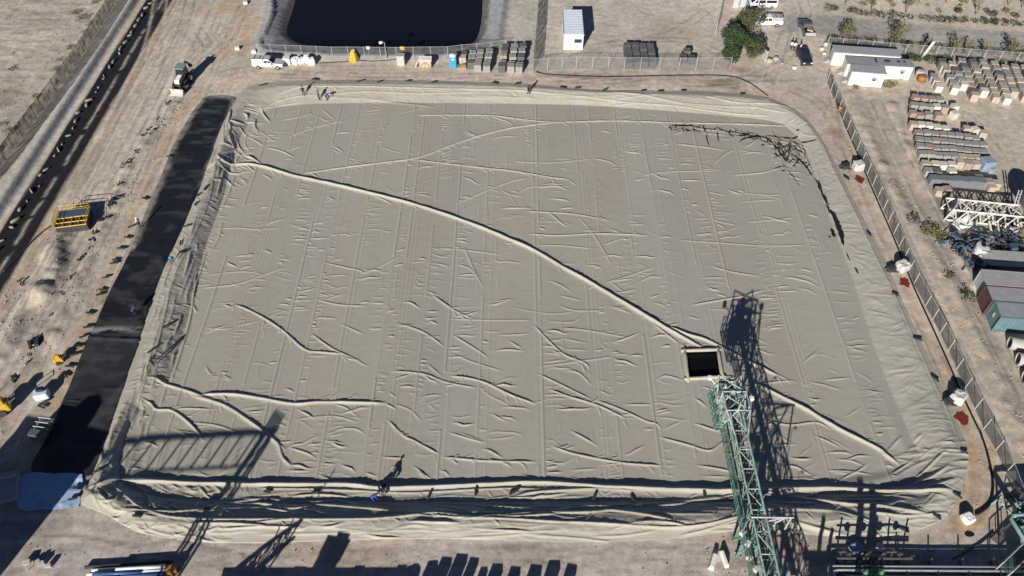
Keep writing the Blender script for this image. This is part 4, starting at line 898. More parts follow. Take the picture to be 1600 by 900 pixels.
# ================================================================== BUILDINGS
def cabin_from_roof(name,label,roof,z,wallm,roofm,over=.12,cat='cabin'):
    P=[G(a,b,z) for a,b in roof]  # back-left, back-right, front-right, front-left
    a=((P[1]-P[0])+(P[2]-P[3]))/2; ux=a.normalized(); L=a.length; b_=((P[3]-P[0])+(P[2]-P[1]))/2; uy=Vector((-ux.y,ux.x,0)); D=abs(b_.dot(uy))
    c=(P[0]+P[1]+P[2]+P[3])/4; rz=math.atan2(ux.y,ux.x); gzc=gz(c.x,c.y)
    t=thing(name,label,cat,(c.x,c.y,gzc),rz); h=z-gzc
    q=MB(); q.box((0,0,h/2-.06),(L-2*over,D-2*over,h-.12)); q.build('wall',wallm,t)
    q=MB(); q.box((0,0,h-.05),(L,D,.14)); q.build('roof',roofm,t,bevel=.02)
    return t,L,D,h
def pane(t,x,y,z,wd,ht,face,name='window'):
    q=MB(); d=(wd,.05,ht) if face in 'SN' else (.05,wd,ht); q.box((x,y,z),d); f=q.build(name,M_white if name=='window' else M_lightgrey,t)
    if name=='window':
        o=-.03 if face in'SW' else .03
        q=MB(); dd=(wd-.14,.02,ht-.14) if face in'SN' else (.02,wd-.14,ht-.14); q.box((x+(o if face in'EW' else 0),y+(o if face in'SN' else 0),z),dd); q.build('window_pane',M_glass,f)
        for k in(-1,0,1):
            q=MB(); q.box((x+k*wd/4,y-.045,z),(.03,.02,ht-.1)) if face in'SN' else q.box((x-.045,y+k*wd/4,z),(.02,.03,ht-.1)); q.build('window_bar',M_lightgrey,f)
    return f
def build_buildings():
    t,L,D,h=cabin_from_roof('site_cabin','white site cabin with ribbed pale roof standing alone in the yard',[(879.5,15),(911,15),(912,54.5),(880,54)],2.9,M_white,M_roofwhite)
    q=MB()
    for k in range(15): q.box((0,-D/2+.3+k*(D-.6)/14,h+.035),(L-.1,.06,.04))
    q.build('roof_rib',mat('rib_paint',(.46,.52,.60),.5,.08,1),t)
    for s in(-1,1): q=MB(); q.box((s*(L/2-.06),0,h+.04),(.1,D,.05)); q.build('roof_trim',mat('trim_blue',(.10,.16,.30),.5),t)
    pane(t,.75,-D/2+.11,h*.58,1.4,.85,'S')
    pane(t,-L/2+.11,-.8,1.05,.9,2.0,'W','door')
    t,L,D,h=cabin_from_roof('site_cabin','longest white cabin at the back of the group nearest the asphalt road',[(1300.8,70),(1404.7,77),(1409.6,89),(1303,81.5)],2.4,M_whitewall,M_roofgrey)
    pane(t,-L/2+.11,0,1.0,.85,1.95,'W','door'); pane(t,L/4,-D/2+.11,1.4,1.2,.7,'S')
    t,L,D,h=cabin_from_roof('site_cabin','white cabin in the middle of the group with vents on its grey roof',[(1318,87),(1424,93),(1430,105),(1327,100)],2.4,M_whitewall,mat('roof_bluegrey',(.24,.255,.27),.6,.12,1.5))
    for px_,w_,l_ in((-.6,.25,1.1),(1.2,.9,.5),(3.0,.35,.5),(3.9,.35,.35)): q=MB(); q.box((px_,.1,h+.1),(w_,l_,.16)); q.build('roof_vent',M_darksteel,t,bevel=.03)
    pane(t,-L/2+.11,.1,1.0,.85,1.95,'W','door')
    t,L,D,h=cabin_from_roof('site_cabin','small white cabin at the front of the group with plain sunlit wall',[(1328,99.5),(1382,104),(1387,116),(1332,112)],2.55,M_whitewall,M_roofgrey)
    pane(t,-L/2+.11,0,1.0,.85,1.95,'W','door'); pane(t,-L/2+.11,.95,1.5,.5,.5,'W')
    for c in [o for o in bpy.data.objects if o.name.startswith('site_cabin')][1:]:
        wl=[k for k in c.children if k.name.startswith('wall')][0]; rf=[k for k in c.children if k.name.startswith('roof') and 'vent' not in k.name][0]
        X=[v.co.x for v in rf.data.vertices]; Y=[v.co.y for v in rf.data.vertices]; Zt=max(v.co.z for v in rf.data.vertices); Lx,Ly=max(X)-min(X),max(Y)-min(Y); q=MB()
        for k in range(int(Lx/.55)): q.box((min(X)+.3+k*.55,0,Zt+.015),(.05,Ly-.1,.05))
        q.build('roof_rib',rf.data.materials[0],c)
        q=MB(); q.box((max(X)-1.6,min(Y)-.05,1.5),(.75,.4,.55)); a=q.build('air_conditioner',M_lightgrey,c,bevel=.02); q=MB(); q.lathe((max(X)-1.75,min(Y)-.27,1.5),[(.2,-.01),(.18,.01)],14,'Y'); q.build('fan_grille',M_darksteel,a)
        q=MB(); q.box((min(X)-.4,0,.12),(.7,.9,.24)); q.box((min(X)-.2,0,.32),(.35,.9,.2)); q.build('door_step',M_concrete,c)
    # portable toilets
    def toilet(loc,rz,body,label):
        t=thing('portable_toilet',label,'portable toilet',loc,rz)
        q=MB(); q.box((0,0,1.05),(1.1,1.1,2.1)); q.build('cubicle',body,t,bevel=.06)
        q=MB(); 
        for k in range(7): pass
        q.lathe((0,0,0),[(.62,2.1),(.6,2.2),(.42,2.32),(.1,2.38)],12); q.build('roof',M_roofwhite,t,True)
        q=MB(); q.box((0,-.565,1.0),(.75,.05,1.8)); d=q.build('door',body,t,bevel=.02)
        q=MB(); q.box((0,-.6,1.72),(.42,.03,.22)); q.build('sign_panel',M_white,d)
        q=MB(); q.box((.28,-.61,1.0),(.05,.05,.14)); q.build('handle',M_darksteel,d)
    toilet(at(708.5,104),0,M_blue,'bright blue portable toilet between the white sheeted crate and the block pallets')
    gt=mat('toilet_grey',(.42,.44,.46),.5,.08,2)
    toilet(at(1148,10),R(5),gt,'left one of two grey portable toilets beside the minibus'); toilet(at(1159,9),R(5),gt,'right one of two grey portable toilets beside the minibus')
    # ---- shipping containers
    def container(label,tl,paint,L=6.06,rz=0,roofm=None,marks=None):
        W,Hh=2.44,2.59; c=G(tl[0],tl[1],Hh) ; d=Vector((math.cos(rz),math.sin(rz),0)); n=Vector((-d.y,d.x,0)); c=c+d*L/2-n*W/2; c.z=gz(c.x,c.y)
        t=thing('shipping_container',label,'container',c,rz,'containers east of the fence')
        q=MB(); 
        # corrugated sides
        def corr(p0,dr,nrm,ln,z0,z1,nn):
            vs=[];fs=[]
            for k in range(nn*2+1):
                o=.0 if (k//1)%2 else -.05
                p=p0+dr*(ln*k/(nn*2))+nrm*o; vs+= [(p.x,p.y,z0),(p.x,p.y,z1)]
            for k in range(nn*2): fs.append((2*k,2*k+2,2*k+3,2*k+1))
            q.add(vs,fs)
        corr(Vector((-L/2,-W/2,0)),Vector((1,0,0)),Vector((0,-1,0)),L,.15,Hh-.12,22); corr(Vector((-L/2,W/2,0)),Vector((1,0,0)),Vector((0,1,0)),L,.15,Hh-.12,22)
        corr(Vector((-L/2,-W/2,0)),Vector((0,1,0)),Vector((-1,0,0)),W,.15,Hh-.12,9); corr(Vector((L/2,-W/2,0)),Vector((0,1,0)),Vector((1,0,0)),W,.15,Hh-.12,9)
        q.build('side_panel',paint,t)
        q=MB()
        for x in(-L/2,L/2):
            for y in(-W/2,W/2): q.box((x,y,Hh/2),(.14,.14,Hh))
            for z in(.09,Hh-.07): q.box((x,0,z),(.13,W-.15,.13))
        for y in(-W/2,W/2):
            for z in(.09,Hh-.07): q.box((0,y,z),(L-.15,.13,.13))
        q.build('frame',paint,t)
        q=MB(); q.box((0,0,Hh-.04),(L-.16,W-.16,.05)); q.build('roof',roofm or paint,t)
        if marks: marks(t,L,W,Hh)
        return t
    container('light grey container, northernmost of the three east of the fence',(1534,421),M_lightgrey,9.5,R(-6),mat('cont_roof1',(.30,.30,.295),.6,.12,1.2))
    container('grey topped container with maroon end, middle one of the three',(1541,446),M_maroon,9.5,R(-6),mat('cont_roof2',(.27,.28,.29),.6,.12,1.2))
    def marks(t,L,W,Hh):
        # white oval with two strokes on the long side and a small white emblem on the end
        q=MB(); n=18
        def oval(cx,cz_,rx,rz_,wd):
            vs=[];fs=[]
            for k in range(n):
                a=2*math.pi*k/n
                for r_ in(1,1-wd): vs.append((cx+rx*r_*math.cos(a),-W/2-.055,cz_+rz_*r_*math.sin(a)))
            for k in range(n): b=(k+1)%n; fs.append((2*k,2*b,2*b+1,2*k+1))
            q.add(vs,fs)
        oval(-L/2+4.2,1.3,.55,.34,.22); q.box((-L/2+4.1,-W/2-.05,1.3),(.36,.02,.09),ry=.5); q.box((-L/2+4.35,-W/2-.05,1.28),(.3,.02,.08),ry=-.6)
        q.build('oval_mark',M_white,t)
        q=MB()
        for k,(y,z,l,a) in enumerate(((.0,1.75,.4,.6),(.12,1.6,.4,-.7),(-.1,1.5,.36,.2),(.05,1.35,.4,.9))): q.box((-L/2-.06,y,z),(.02,l,.09),rx=a)
        q.build('end_emblem',M_white,t)
    container('teal container with white oval mark, southernmost of the three',(1555,471),M_teal,9.5,R(-6),mat('cont_roof3',(.25,.275,.29),.6,.12,1.2),marks)
# ================================================================== STONE AND BLOCK PALLETS
def block_proto(v):
    q=MB(); n=[3,4,2][v%3]; hh=1.12
    for k in range(n):
        for a in range(2 if v!=2 else 1):
            w_=1.14 if v==2 else .56
            q.box((random.gauss(0,.015)+(0 if v==2 else (a-.5)*.57),random.gauss(0,.015),.12+hh*(k+.5)/n),(w_,1.12+random.gauss(0,.015),hh/n-.015),random.gauss(0,.012))
    q.box((0,0,.06),(1.1,1.1,.11)); return q
_BM={}
def block(px,py,v,mi,label,group,rz=None,s=1.0,name='block_pallet',z0=None):
    key=(v,mi)
    if key not in _BM:
        o=block_proto(v).build(name,M_block[mi]); _BM[key]=o
    else: o=_BM[key].copy(); COL.objects.link(o); o.name=name
    p=at(px,py); o.location=p if z0 is None else (p.x,p.y,z0); o.rotation_euler[2]=(random.gauss(0,.04) if rz is None else rz); o.scale=(s*random.uniform(.97,1.03),s*random.uniform(.97,1.03),s*random.uniform(.92,1.08))
    return tag(o,label,'block pallet' if name=='block_pallet' else 'bin',group)
def build_blocks():
    g='pallets of blocks stacked between the pond and the yard'
    colsA=[(725,(88,94)),(739,(86.5,93,101)),(751,(85,92,101,106)),(765,(85,92.5,101.5,107)),(790,(76,83,90.5,102,107)),(804,(76,83,92,104,108)),(817,(76,83,92,105,109))]
    nm=['first','second','third','fourth','fifth','sixth','seventh']
    for k,(x,ys) in enumerate(colsA):
        for j,y in enumerate(ys):
            tan=(k==0 and j==1)
            block(x-(len(ys)-1-j)*0+ (j*-1.5),y+4,k%3,1 if tan else random.choice([0,0,3,0]),'grey block pallet in the %s file counted from the blue toilet'%nm[k] if not tan else 'tan topped block pallet beside the blue toilet',g)
    g='dark pallets standing in four short files behind the yard fence'
    for k,x in enumerate((979,991,1003,1015)):
        for j,y in enumerate((79,85,91,97)+((104,) if True else ())):
            block(x+j*.9,y,1,3,'dark block pallet in the %s file of four behind the yard fence'%(['westernmost','second','third','easternmost'][k]),g)
    g='three dark pallets near the trees'
    for (x,y,l) in ((1066,97,'left of the small trio'),(1079,98,'right of the small trio'),(1072,88,'rear of the small trio')): block(x,y,1,3,'dark block pallet, %s standing alone in the yard'%l,g)
    g='stone pallets in long files beside the asphalt road'
    colsB=[[(1456,122),(1460,129),(1464,138)],[(1468,100),(1471,107)],[(1476,112),(1481,124),(1486,132),(1489,141)],[(1484,104),(1489,112),(1494,119),(1498,127),(1503,135)],
      [(1499+2.9*j,99+7.6*j) for j in range(8)],[(1516+3.0*j,100+7.6*j) for j in range(7)],[(1532+3.0*j,101+7.6*j) for j in range(8)],[(1550+2.9*j,103+7.6*j) for j in range(8)],[(1566+2.9*j,109+7.6*j) for j in range(6)],[(1581+2.9*j,108+7.6*j) for j in range(7)],[(1596+2.9*j,110+7.6*j) for j in range(5)]]
    nm=['short westernmost','lone pair','second short','middle short','first long','second long','third long','fourth long','fifth long','sixth long','easternmost']
    for k,c in enumerate(colsB):
        for j,(x,y) in enumerate(c):
            block(x,y+4,random.choice([0,1,2]),random.choice([0,0,0,3,1,2,1]) if j<len(c)-1 else random.choice([1,4,1]),'stone pallet in the %s file by the asphalt road'%nm[k],g,R(-12)+random.gauss(0,.06),.96)
    g='stone pallets in rows across the middle of the stone yard'
    rows=[('rearmost row, pinkish blocks',[(1428,157,2),(1440.5,158,2),(1453,159.5,2),(1465,161,0)]),('second row of mixed grey blocks',[(1425,169,0),(1437,170,0),(1448,171,0),(1460,172,4),(1473,173,2)]),
     ('third row with gaps',[(1424,181,2),(1434,185,2),(1447,184,0),(1463,185,2)]),('fourth row of pale fronted blocks',[(1424,199,1),(1436,200,4),(1448,201,4),(1461,203,4),(1474,205,4)]),
     ('fifth row of the stone yard',[(1432+12.4*j,212+1.0*j,0 if j%3 else 2) for j in range(6)]+[(1508,219,0),(1520,221,0)]),('sixth row of the stone yard',[(1433+12.4*j,223+1.0*j,0) for j in range(9)]),
     ('seventh row of the stone yard',[(1434+12.4*j,234+1.0*j,2 if j==1 else 0) for j in range(9)]),('eighth row of the stone yard',[(1438+12.2*j,245+1.0*j,0 if j<5 else 1) for j in range(9)]),
     ('ninth row with cream fronts',[(1443,260,1),(1457.5,261,4),(1470,262,4),(1483,262,4),(1497,258,1),(1509,260,2),(1521,261,1)]),('tenth row, part empty',[(1447,272,0),(1460,273,3),(1484,272,4)]),
     ('southernmost pair before the scrap',[(1464,302,1),(1476,301,2)]),('brown topped cluster at the east end',[(1541,289,2),(1553,291,1),(1546,296,1)])]
    for nm_,c in rows:
        for (x,y,mi) in c: block(x,y+2,random.choice([0,1,2]),mi,'stone pallet in the '+nm_,g,R(-5)+random.gauss(0,.05),.90)
    g='row of dark grey bins below the stone pallets'
    for k,(x,y) in enumerate(((1455,287),(1468,287),(1480,288),(1492,288),(1504,289),(1515,290),(1525,285),(1528,291))):
        block(x,y,2,5,'smooth grey bin in the single glossy row under the stone pallets',g,R(-4),1.0,'storage_bin')
    for (x,y,mi,l) in ((1489,172,4,'pale rubble pallet standing apart east of the second row'),(1488,184,4,'small pale pallet standing apart east of the third row'),(1507,207,1,'tan pallet standing apart at the east end of the fifth row'),(1520,209,4,'cream pallet leaning by the east end of the fifth row'),(1533,214,1,'brown edged pallet at the far east end of the fifth row')):
        block(x,y,0,mi,l,'loose pallets in the stone yard',random.uniform(-.4,.4),.85)
    q=MB(); q.box((0,0,.8),(1.6,1.6,1.5),.1); q.box((.5,-.9,.4),(1,.8,.8),.4); o=q.build('wrapped_load',mat('pale_blue_wrap',(.22,.27,.34),.35,.25,2),bevel=.08,loc=at(1538,262)); tag(o,'pale blue wrapped load at the east end of the cream fronted row','wrapped load')
# ================================================================== BOOM CONVEYOR
def build_boom():
    B=thing('boom_conveyor','green lattice boom conveyor reaching over the cover beside the square black opening','boom conveyor',(22.5,30,0))
    o=Vector((22.5,30,0)); XL,XR=-.6,.62; Z0,Z1=5.0,7.0; Y0,Y1=-22,13.5
    def seg(L,m,name,r=.07,parent=B):
        q=MB()
        for a,b in L: q.bar(Vector(a),Vector(b),r)
        return q.build(name,m,parent)
    xl=lambda y: XL; 
    ch=[]
    for x in(XL,XR):
        for z in(Z0,Z1): seg([((x,Y0,z),(x,Y1,z))],M_palegreen if z==Z1 else M_green,'chord',.15)
    n=17; st=(Y1-Y0)/n
    for s,x in((0,XL),(1,XR)):
        L=[]
        for k in range(n+1):
            y=Y0+k*st; L.append(((x,y,Z0),(x,y,Z1)))
            if k<n: L.append(((x,y,Z0),(x,y+st/2,Z1))); L.append(((x,y+st/2,Z1),(x,y+st,Z0)))
        seg(L,M_green,'side_lattice',.075)
    L=[]
    for k in range(n+1):
        y=Y0+k*st; L.append(((XL,y,Z1),(XR,y,Z1)))
        if k<n: L.append(((XL,y,Z1),(XR,y+st,Z1)) if k%2 else ((XR,y,Z1),(XL,y+st,Z1)))
    seg(L,M_palegreen,'top_lattice',.085)
    L=[]
    for k in range(n+1):
        y=Y0+k*st; L.append(((XL,y,Z0),(XR,y,Z0)))
        if k<n: L.append(((XL,y,Z0),(XR,y+st,Z0)))
    seg(L,M_green,'bottom_lattice',.08)
    q=MB(); q.box((.02,(Y0+Y1)/2+1,5.45),(.62,Y1-Y0+2,.07)); q.build('belt',M_belt,B)
    q=MB()
    for k in range(34): q.lathe((.02,Y0+.5+k*1.08,5.45),[(.05,-.45),(.05,.45)],6,'X')
    io=q.build('idler_set',M_steel,B)
    # walkway on the west side
    q=MB(); q.box((-1.02,(Y0+Y1)/2,5.0),(.72,Y1-Y0,.05)); q.build('walkway',M_grate,B)
    L=[((-1.38,Y0,5.0),(-1.38,Y1,5.0)),((-1.38,Y0,6.05),(-1.38,Y1,6.05)),((-1.38,Y0,5.55),(-1.38,Y1,5.55))]
    for k in range(28): y=Y0+k*1.3; L.append(((-1.38,y,5.0),(-1.38,y,6.05)))
    for k in range(n+1): L.append(((-1.4,Y0+k*st,4.97),(-.6,Y0+k*st,4.97)))
    seg(L,M_green,'handrail',.055)
    # head frame
    hy=13.0
    L=[]
    xs=(-1.3,1.05); ys_=(hy,hy+2.2,hy+4.4); 
    for x in xs:
        for a,b in zip(ys_[:-1],ys_[1:]):
            L+=[((x,a,5.0),(x,b,5.0)),((x,a,8.2 if a<hy+4 else 7.4),(x,b,8.2 if b<hy+4 else 7.2)),((x,a,5.0),(x,b,7.9)),((x,b,5.0),(x,a,7.9))]
        for y in ys_: L.append(((x,y,4.6),(x,y,8.2 if y<hy+4 else 7.2)))
    for y in ys_:
        zt=8.2 if y<hy+4 else 7.2
        L+=[((xs[0],y,zt),(xs[1],y,zt)),((xs[0],y,5.0),(xs[1],y,5.0)),((xs[0],y,5.0),(-.2,y,zt)),((xs[1],y,5.0),(-.2,y,zt))]
    for a,b in zip(ys_[:-1],ys_[1:]): L+=[((xs[0],a,8.1),(xs[1],b,7.9)),((xs[1],a,8.1),(xs[0],b,7.9))]
    L+=[((-1.3,hy,8.2),(-.6,hy-2.2,7.0)),((1.05,hy,8.2),(.62,hy-2.2,7.0)),((-.2,hy,8.2),(-.1,hy+.2,9.3)),((xs[0],hy+4.4,7.2),(-.5,hy+5.6,6.2)),((xs[1],hy+4.4,7.2),(.6,hy+5.6,6.2)),((-.5,hy+5.6,6.2),(.6,hy+5.6,6.2)),((-.5,hy+5.6,6.2),(-.5,hy+4.4,5.0)),((.6,hy+5.6,6.2),(.6,hy+4.4,5.0))]
    seg(L,M_palegreen,'head_frame',.10)
    L=[]; 
    for k in range(26):
        a=(random.uniform(-1.1,.9),hy+random.uniform(-.5,4.6),random.uniform(5,7.6)); d=random.choice([(random.uniform(-.9,.9),0,0),(0,random.uniform(-1.4,1.4),0),(0,0,random.uniform(-1,1)),(random.uniform(-.6,.6),random.uniform(-.9,.9),random.uniform(-.5,.8))])
        L.append((a,(a[0]+d[0],a[1]+d[1],a[2]+d[2])))
    seg(L,M_palegreen,'bracket_work',.1)
    q=MB(); q.lathe((.02,hy+4.6,5.5),[(.42,-.55),(.42,.55)],16,'X'); q.build('head_pulley',M_steel,B,True)
    q=MB(); q.box((.0,hy+2.0,6.1),(1.1,1.6,1.0)); q.box((-.1,hy+3.6,6.3),(.8,.8,.9)); q.build('drive_unit',M_darksteel,B,bevel=.06)
    q=MB(); q.lathe((.35,hy+3.1,6.9),[(.28,-.5),(.28,.5)],12,'X'); q.lathe((-.5,hy+3.9,6.8),[(.2,-.3),(.2,.3)],10,'Y'); q.box((.1,hy+4.3,7.1),(.5,.4,.4)); q.build('motor',mat('motor_grey',(.42,.45,.46),.5,.15,3),B)
    q=MB(); q.box((.02,hy+5.0,4.6),(1.1,.9,1.4),top=1.25); q.build('discharge_chute',M_darksteel,B)
    # side platform with rails
    q=MB(); q.box((-1.62,hy+1.9,5.0),(.62,4.4,.05)); q.build('platform',M_grate,B)
    L=[]
    for z in(5.0,5.55,6.1): L+=[((-1.95,hy-.3,z),(-1.95,hy+4.1,z)),((-1.95,hy-.3,z),(-1.3,hy-.3,z)),((-1.95,hy+4.1,z),(-1.3,hy+4.1,z))]
    for k in range(7): L.append(((-1.95,hy-.3+k*.73,5.0),(-1.95,hy-.3+k*.73,6.1)))
    for k in range(4): L.append(((-1.95,hy-.1+k*1.3,5),(-1.3,hy+.2+k*1.2,7.4)))
    seg(L,M_green,'platform_rail',.07)
    for (x,y,z) in((-1.9,hy+5.0,6.6),(1.5,hy+1.5,8.0)):
        q=MB(); q.bar((x+(.8 if x<0 else -.4),y-.9,z-.4),(x,y,z),.07); q.box((x,y,z),(.34,.34,.42)); q.build('floodlight',M_white,B)
    for (x,y,h_) in((-1.38,1.6,2.0),(1.0,-3.6,2.2),(.7,4.2,1.7),(-.7,9.0,1.9),(.66,-8.5,2.0)):
        q=MB(); q.tube([(x,y,6.0),(x,y,6.0+h_),(x+.25,y,6.1+h_)],.035,5); q.box((x+.35,y,6.1+h_),(.3,.16,.1)); q.build('lamp_post',M_steel,B)
    # trestle supports and service clutter near the shore
    L=[]
    for y in(1.6,-8):
        for s in(-1,1): L+=[((s*.6,y,5.0),(s*.8,y,0)),((s*.6,y+1.6,5.0),(s*.8,y+1.6,0)),((s*.6,y,5),(s*.8,y+1.6,0.2)),((s*.7,y,2.4),(s*.7,y+1.6,2.4))]
        L+=[((-.7,y,2.4),(.7,y,2.4)),((-.8,y,.3),(.65,y,4)),((.8,y,.3),(-.65,y,4))]
    seg(L,M_green,'trestle',.16)
    seg([((-.8,2.3,7.1),(3.1,2.3,7.0)),((.62,2.0,6.9),(2.9,2.5,6.9)),((2.9,2.3,7.0),(2.9,2.3,4.6)),((2.4,2.3,7),(1.0,2.3,5.0))],M_lightgrey,'service_arm',.13)
    for k in range(6): MB().box((-1.1+random.uniform(-.25,.25),1.6-k*1.2,5.4+random.uniform(-.2,.5)),(.5,.45,.5),random.random()).build('junction_box',mat('box_white',(.45,.47,.47),.6,.1,3),B,bevel=.06)
    L=[]
    for k in range(14):
        y=3.5-k*1.1; L.append(((random.uniform(-.5,.5),y,7.0),(random.uniform(-.5,.6),y-random.uniform(.2,1),7.0+random.uniform(0,.4))))
    seg(L,M_green,'cable_tray',.09)
    q=MB(); q.tube([(.75,Y0,6.2),(.75,-3,6.25),(.76,4,6.15),(.74,9,6.2),(.8,hy+2,6.4)],.06,6); q.tube([(-.75,Y0,5.2),(-.75,Y1,5.2)],.05,6); q.build('water_pipe',M_steel,B)
    # square opening in the cover
    Hn=thing('access_opening','square black opening with rolled beige rim beside the boom head','opening',(HOLE[:,0].mean(),HOLE[:,1].mean(),FLATZ))
    c=HOLE.mean(0); P=[Vector((x-c[0],y-c[1],0)) for x,y in HOLE]
    rimm=mat('rim_beige',(.38,.35,.28),.6,.1,2)
    for k in range(4):
        a,b=P[k],P[(k+1)%4]; d=(b-a).normalized(); q=MB(); e=.38
        pts=[a-d*.42,a-d*.3,a.lerp(b,.3)+Vector((random.gauss(0,.04),0,.03)),a.lerp(b,.7),b+d*.3,b+d*.42]
        q.tube([p*1.07+Vector((0,0,.08)) for p in pts],[.09,.20,.22,.23,.20,.09],10); q.build('rim_roll',rimm,Hn,True)
    q=MB(); q.add([(p.x*1.15,p.y*1.15,-.35) for p in P],[(0,1,2,3)]); q.build('dark_water',mat('sump_black',(.004,.004,.005),.4,.1,1,spec=.2),Hn)
# ================================================================== SCRAP, PIPES, CRATES
def build_scrap():
    lp=mat('lattice_paint',(.50,.48,.44),.6,.2,3)
    c=at(1528,342); t=thing('lattice_mast','pale lattice mast section lying in the scrap yard below the stone pallets','lattice mast',c,R(-9))
    L=9.5; wd=2.3; hh=2.1; n=6; st=L/n
    for y in(-wd/2,wd/2):
        for z in(.25,hh):
            q=MB(); q.bar((-L/2,y,z),(L/2,y,z),.22); q.build('chord',lp,t)
        q=MB()
        for k in range(n): x=-L/2+k*st; q.bar((x,y,.25),(x+st/2,y,hh),.14); q.bar((x+st/2,y,hh),(x+st,y,.25),.14)
        q.build('side_lattice',lp,t)
    q=MB()
    for k in range(n+1):
        x=-L/2+k*st; q.bar((x,-wd/2,hh),(x,wd/2,hh),.12)
        if k<n: q.bar((x,-wd/2,hh),(x+st,wd/2,hh),.14); 
        if k<n and k%2: q.bar((x+st,-wd/2,hh),(x,wd/2,hh),.12)
    q.build('top_lattice',lp,t)
    for k in range(9): x=random.uniform(-L/2,L/2); MB().bar((x,-wd/2,.8),(x+random.uniform(-1.2,1.2),-wd/2-random.uniform(1,2.4),.05),random.uniform(.1,.28)).build('bent_strut',lp,t)
    o=MB().box((0,0,1.35),(.12,2.3,2.6),rx=0,ry=.18).box((.35,0,1.3),(.5,2.2,.1)).build('steel_plate',mat('plate_pale',(.52,.54,.56),.5,.08,2),loc=at(1479,342),rz=R(-38),bevel=.02); tag(o,'pale steel plate standing at the west end of the lattice mast','steel plate')
    o=MB().box((0,0,.4),(2.2,1.3,.8)).box((.6,.3,1.0),(1,.6,.5),.4).build('covered_crate',M_bag,loc=at(1503,352),rz=.3,bevel=.06); tag(o,'white covered crate lying under the lattice mast','crate')
    def heap(label,px,py,mats,n,sx,sy,sz,name,bars=True):
        c=at(px,py); t=thing(name,label,'scrap heap',c)
        for m in mats:
            q=MB()
            for _ in range(n):
                a=Vector((random.gauss(0,sx*.5),random.gauss(0,sy*.5),abs(random.gauss(0,sz*.5))+.1)); d=Vector((random.gauss(0,1),random.gauss(0,1),random.gauss(0,.35))).normalized()*random.uniform(.7,2.4)
                b=a+d; b.z=max(.05,b.z); q.bar(a,b,random.uniform(.07,.2))
                if random.random()<.3: q.box(a,(random.uniform(.3,1.1),random.uniform(.2,.8),random.uniform(.1,.5)),random.random()*3,random.gauss(0,.3))
            q.build('scrap_tangle',m,t)['kind']='stuff'
    heap('dark blue tangle of steel frames west of the white cylinder',1506,388,[M_bluesteel,M_darksteel],26,2.6,2.4,1.6,'scrap_heap')
    heap('blue and black machine frames east of the white cylinder',1572,380,[M_bluesteel,M_darksteel],26,3.6,2.0,1.5,'scrap_heap')
    heap('grey tangle of rods and sheets at the east end of the lattice mast',1580,350,[lp,M_darksteel],22,2.6,2.2,1.2,'scrap_heap')
    heap('small heap of blue pipe offcuts beside the grey container',1516,416,[M_bluesteel],12,1.1,1.1,.8,'scrap_heap')
    t=thing('white_tank','white upright tank with dark round manhole among the scrap','tank',at(1528,398)); 
    q=MB(); q.lathe((0,0,0),[(.8,0),(.85,.05),(.85,1.6),(.84,1.68),(.5,1.72)],20); q.build('shell',mat('tank_dusty',(.50,.50,.48),.6,.12,2),t); q=MB(); q.lathe((0,0,0),[(.3,1.8),(.3,1.93),(.26,1.95)],12); q.build('manhole',M_black,t)
    q=MB(); q.box((.1,-1.5,.55),(1.5,1.1,1.0)); q.build('pump_box',M_white,t,bevel=.05)
    t=thing('flatbed_trailer','long white sided flatbed trailer north of the containers','trailer',at(1578,411),R(-5))
    q=MB(); q.box((0,0,1.0),(8,2.2,.18)); q.build('deck',M_lightgrey,t); q=MB(); q.box((0,-1.12,.85),(8,.06,.75)); q.build('side_board',M_white,t)
    for x in(-3,-2,2,3):
        for s in(-1,1): q=MB(); q.lathe((x,s*.9,.45),[(.36,-.13),(.45,-.1),(.45,.1),(.36,.13)],12,'Y'); q.build('wheel',M_rubber,t,True)
    t=thing('steel_hopper','blue steel hopper on legs with rounded top at the east edge of the yard','hopper',at(1597,338))
    q=MB(); q.lathe((0,0,0),[(.3,1.4),(1.5,2.6),(1.5,3.6),(1.1,4.1),(.3,4.3)],16); q.build('shell',M_bluesteel,t,True)
    for a in range(4): q=MB(); q.bar((1.3*math.cos(a*1.571+.78),1.3*math.sin(a*1.571+.78),0),(1.2*math.cos(a*1.571+.78),1.2*math.sin(a*1.571+.78),2.8),.2); q.build('leg',M_bluesteel,t)
    q=MB(); q.bar((-1.8,-1,0),(-1.5,.9,4.0),.12); q.bar((-2.2,-1,0),(-1.9,.9,4.0),.12)
    for k in range(9): q.bar((-1.8+.3*k/9,-1+1.9*k/9,.4*k+.2),(-2.2+.3*k/9,-1+1.9*k/9,.4*k+.2),.06)
    q.build('ladder',M_lightgrey,t)
    for k,(px,py) in enumerate(((1575,545),(1588,570),(1598,598))):
        q=MB(); n=20; r0,r1=.78,.62; LL=2.6; vs=[];fs=[]
        for r_,x in((r0,-LL/2),(r0,LL/2),(r1,LL/2),(r1,-LL/2)):
            for j in range(n): a=2*math.pi*j/n; vs.append((x,r_*math.cos(a),.8+r_*math.sin(a)))
        for i in range(4):
            for j in range(n): fs.append((i*n+j,i*n+(j+1)%n,((i+1)%4)*n+(j+1)%n,((i+1)%4)*n+j))
        q.add(vs,fs); p=G(px,py); p.x+=1.2; p.z=gz(p.x,p.y); o=q.build('concrete_pipe',M_concrete,loc=p,rz=R(-14)); tag(o,['northernmost of the three concrete pipes south of the containers','middle one of the three concrete pipes south of the containers','southernmost of the three concrete pipes south of the containers'][k],'concrete pipe','concrete pipes south of the containers')
    # ---- pipe rack in the south east
    t=thing('pipe_rack','rack of long parallel pale pipes along the south east apron','pipe rack',(38,31,0))
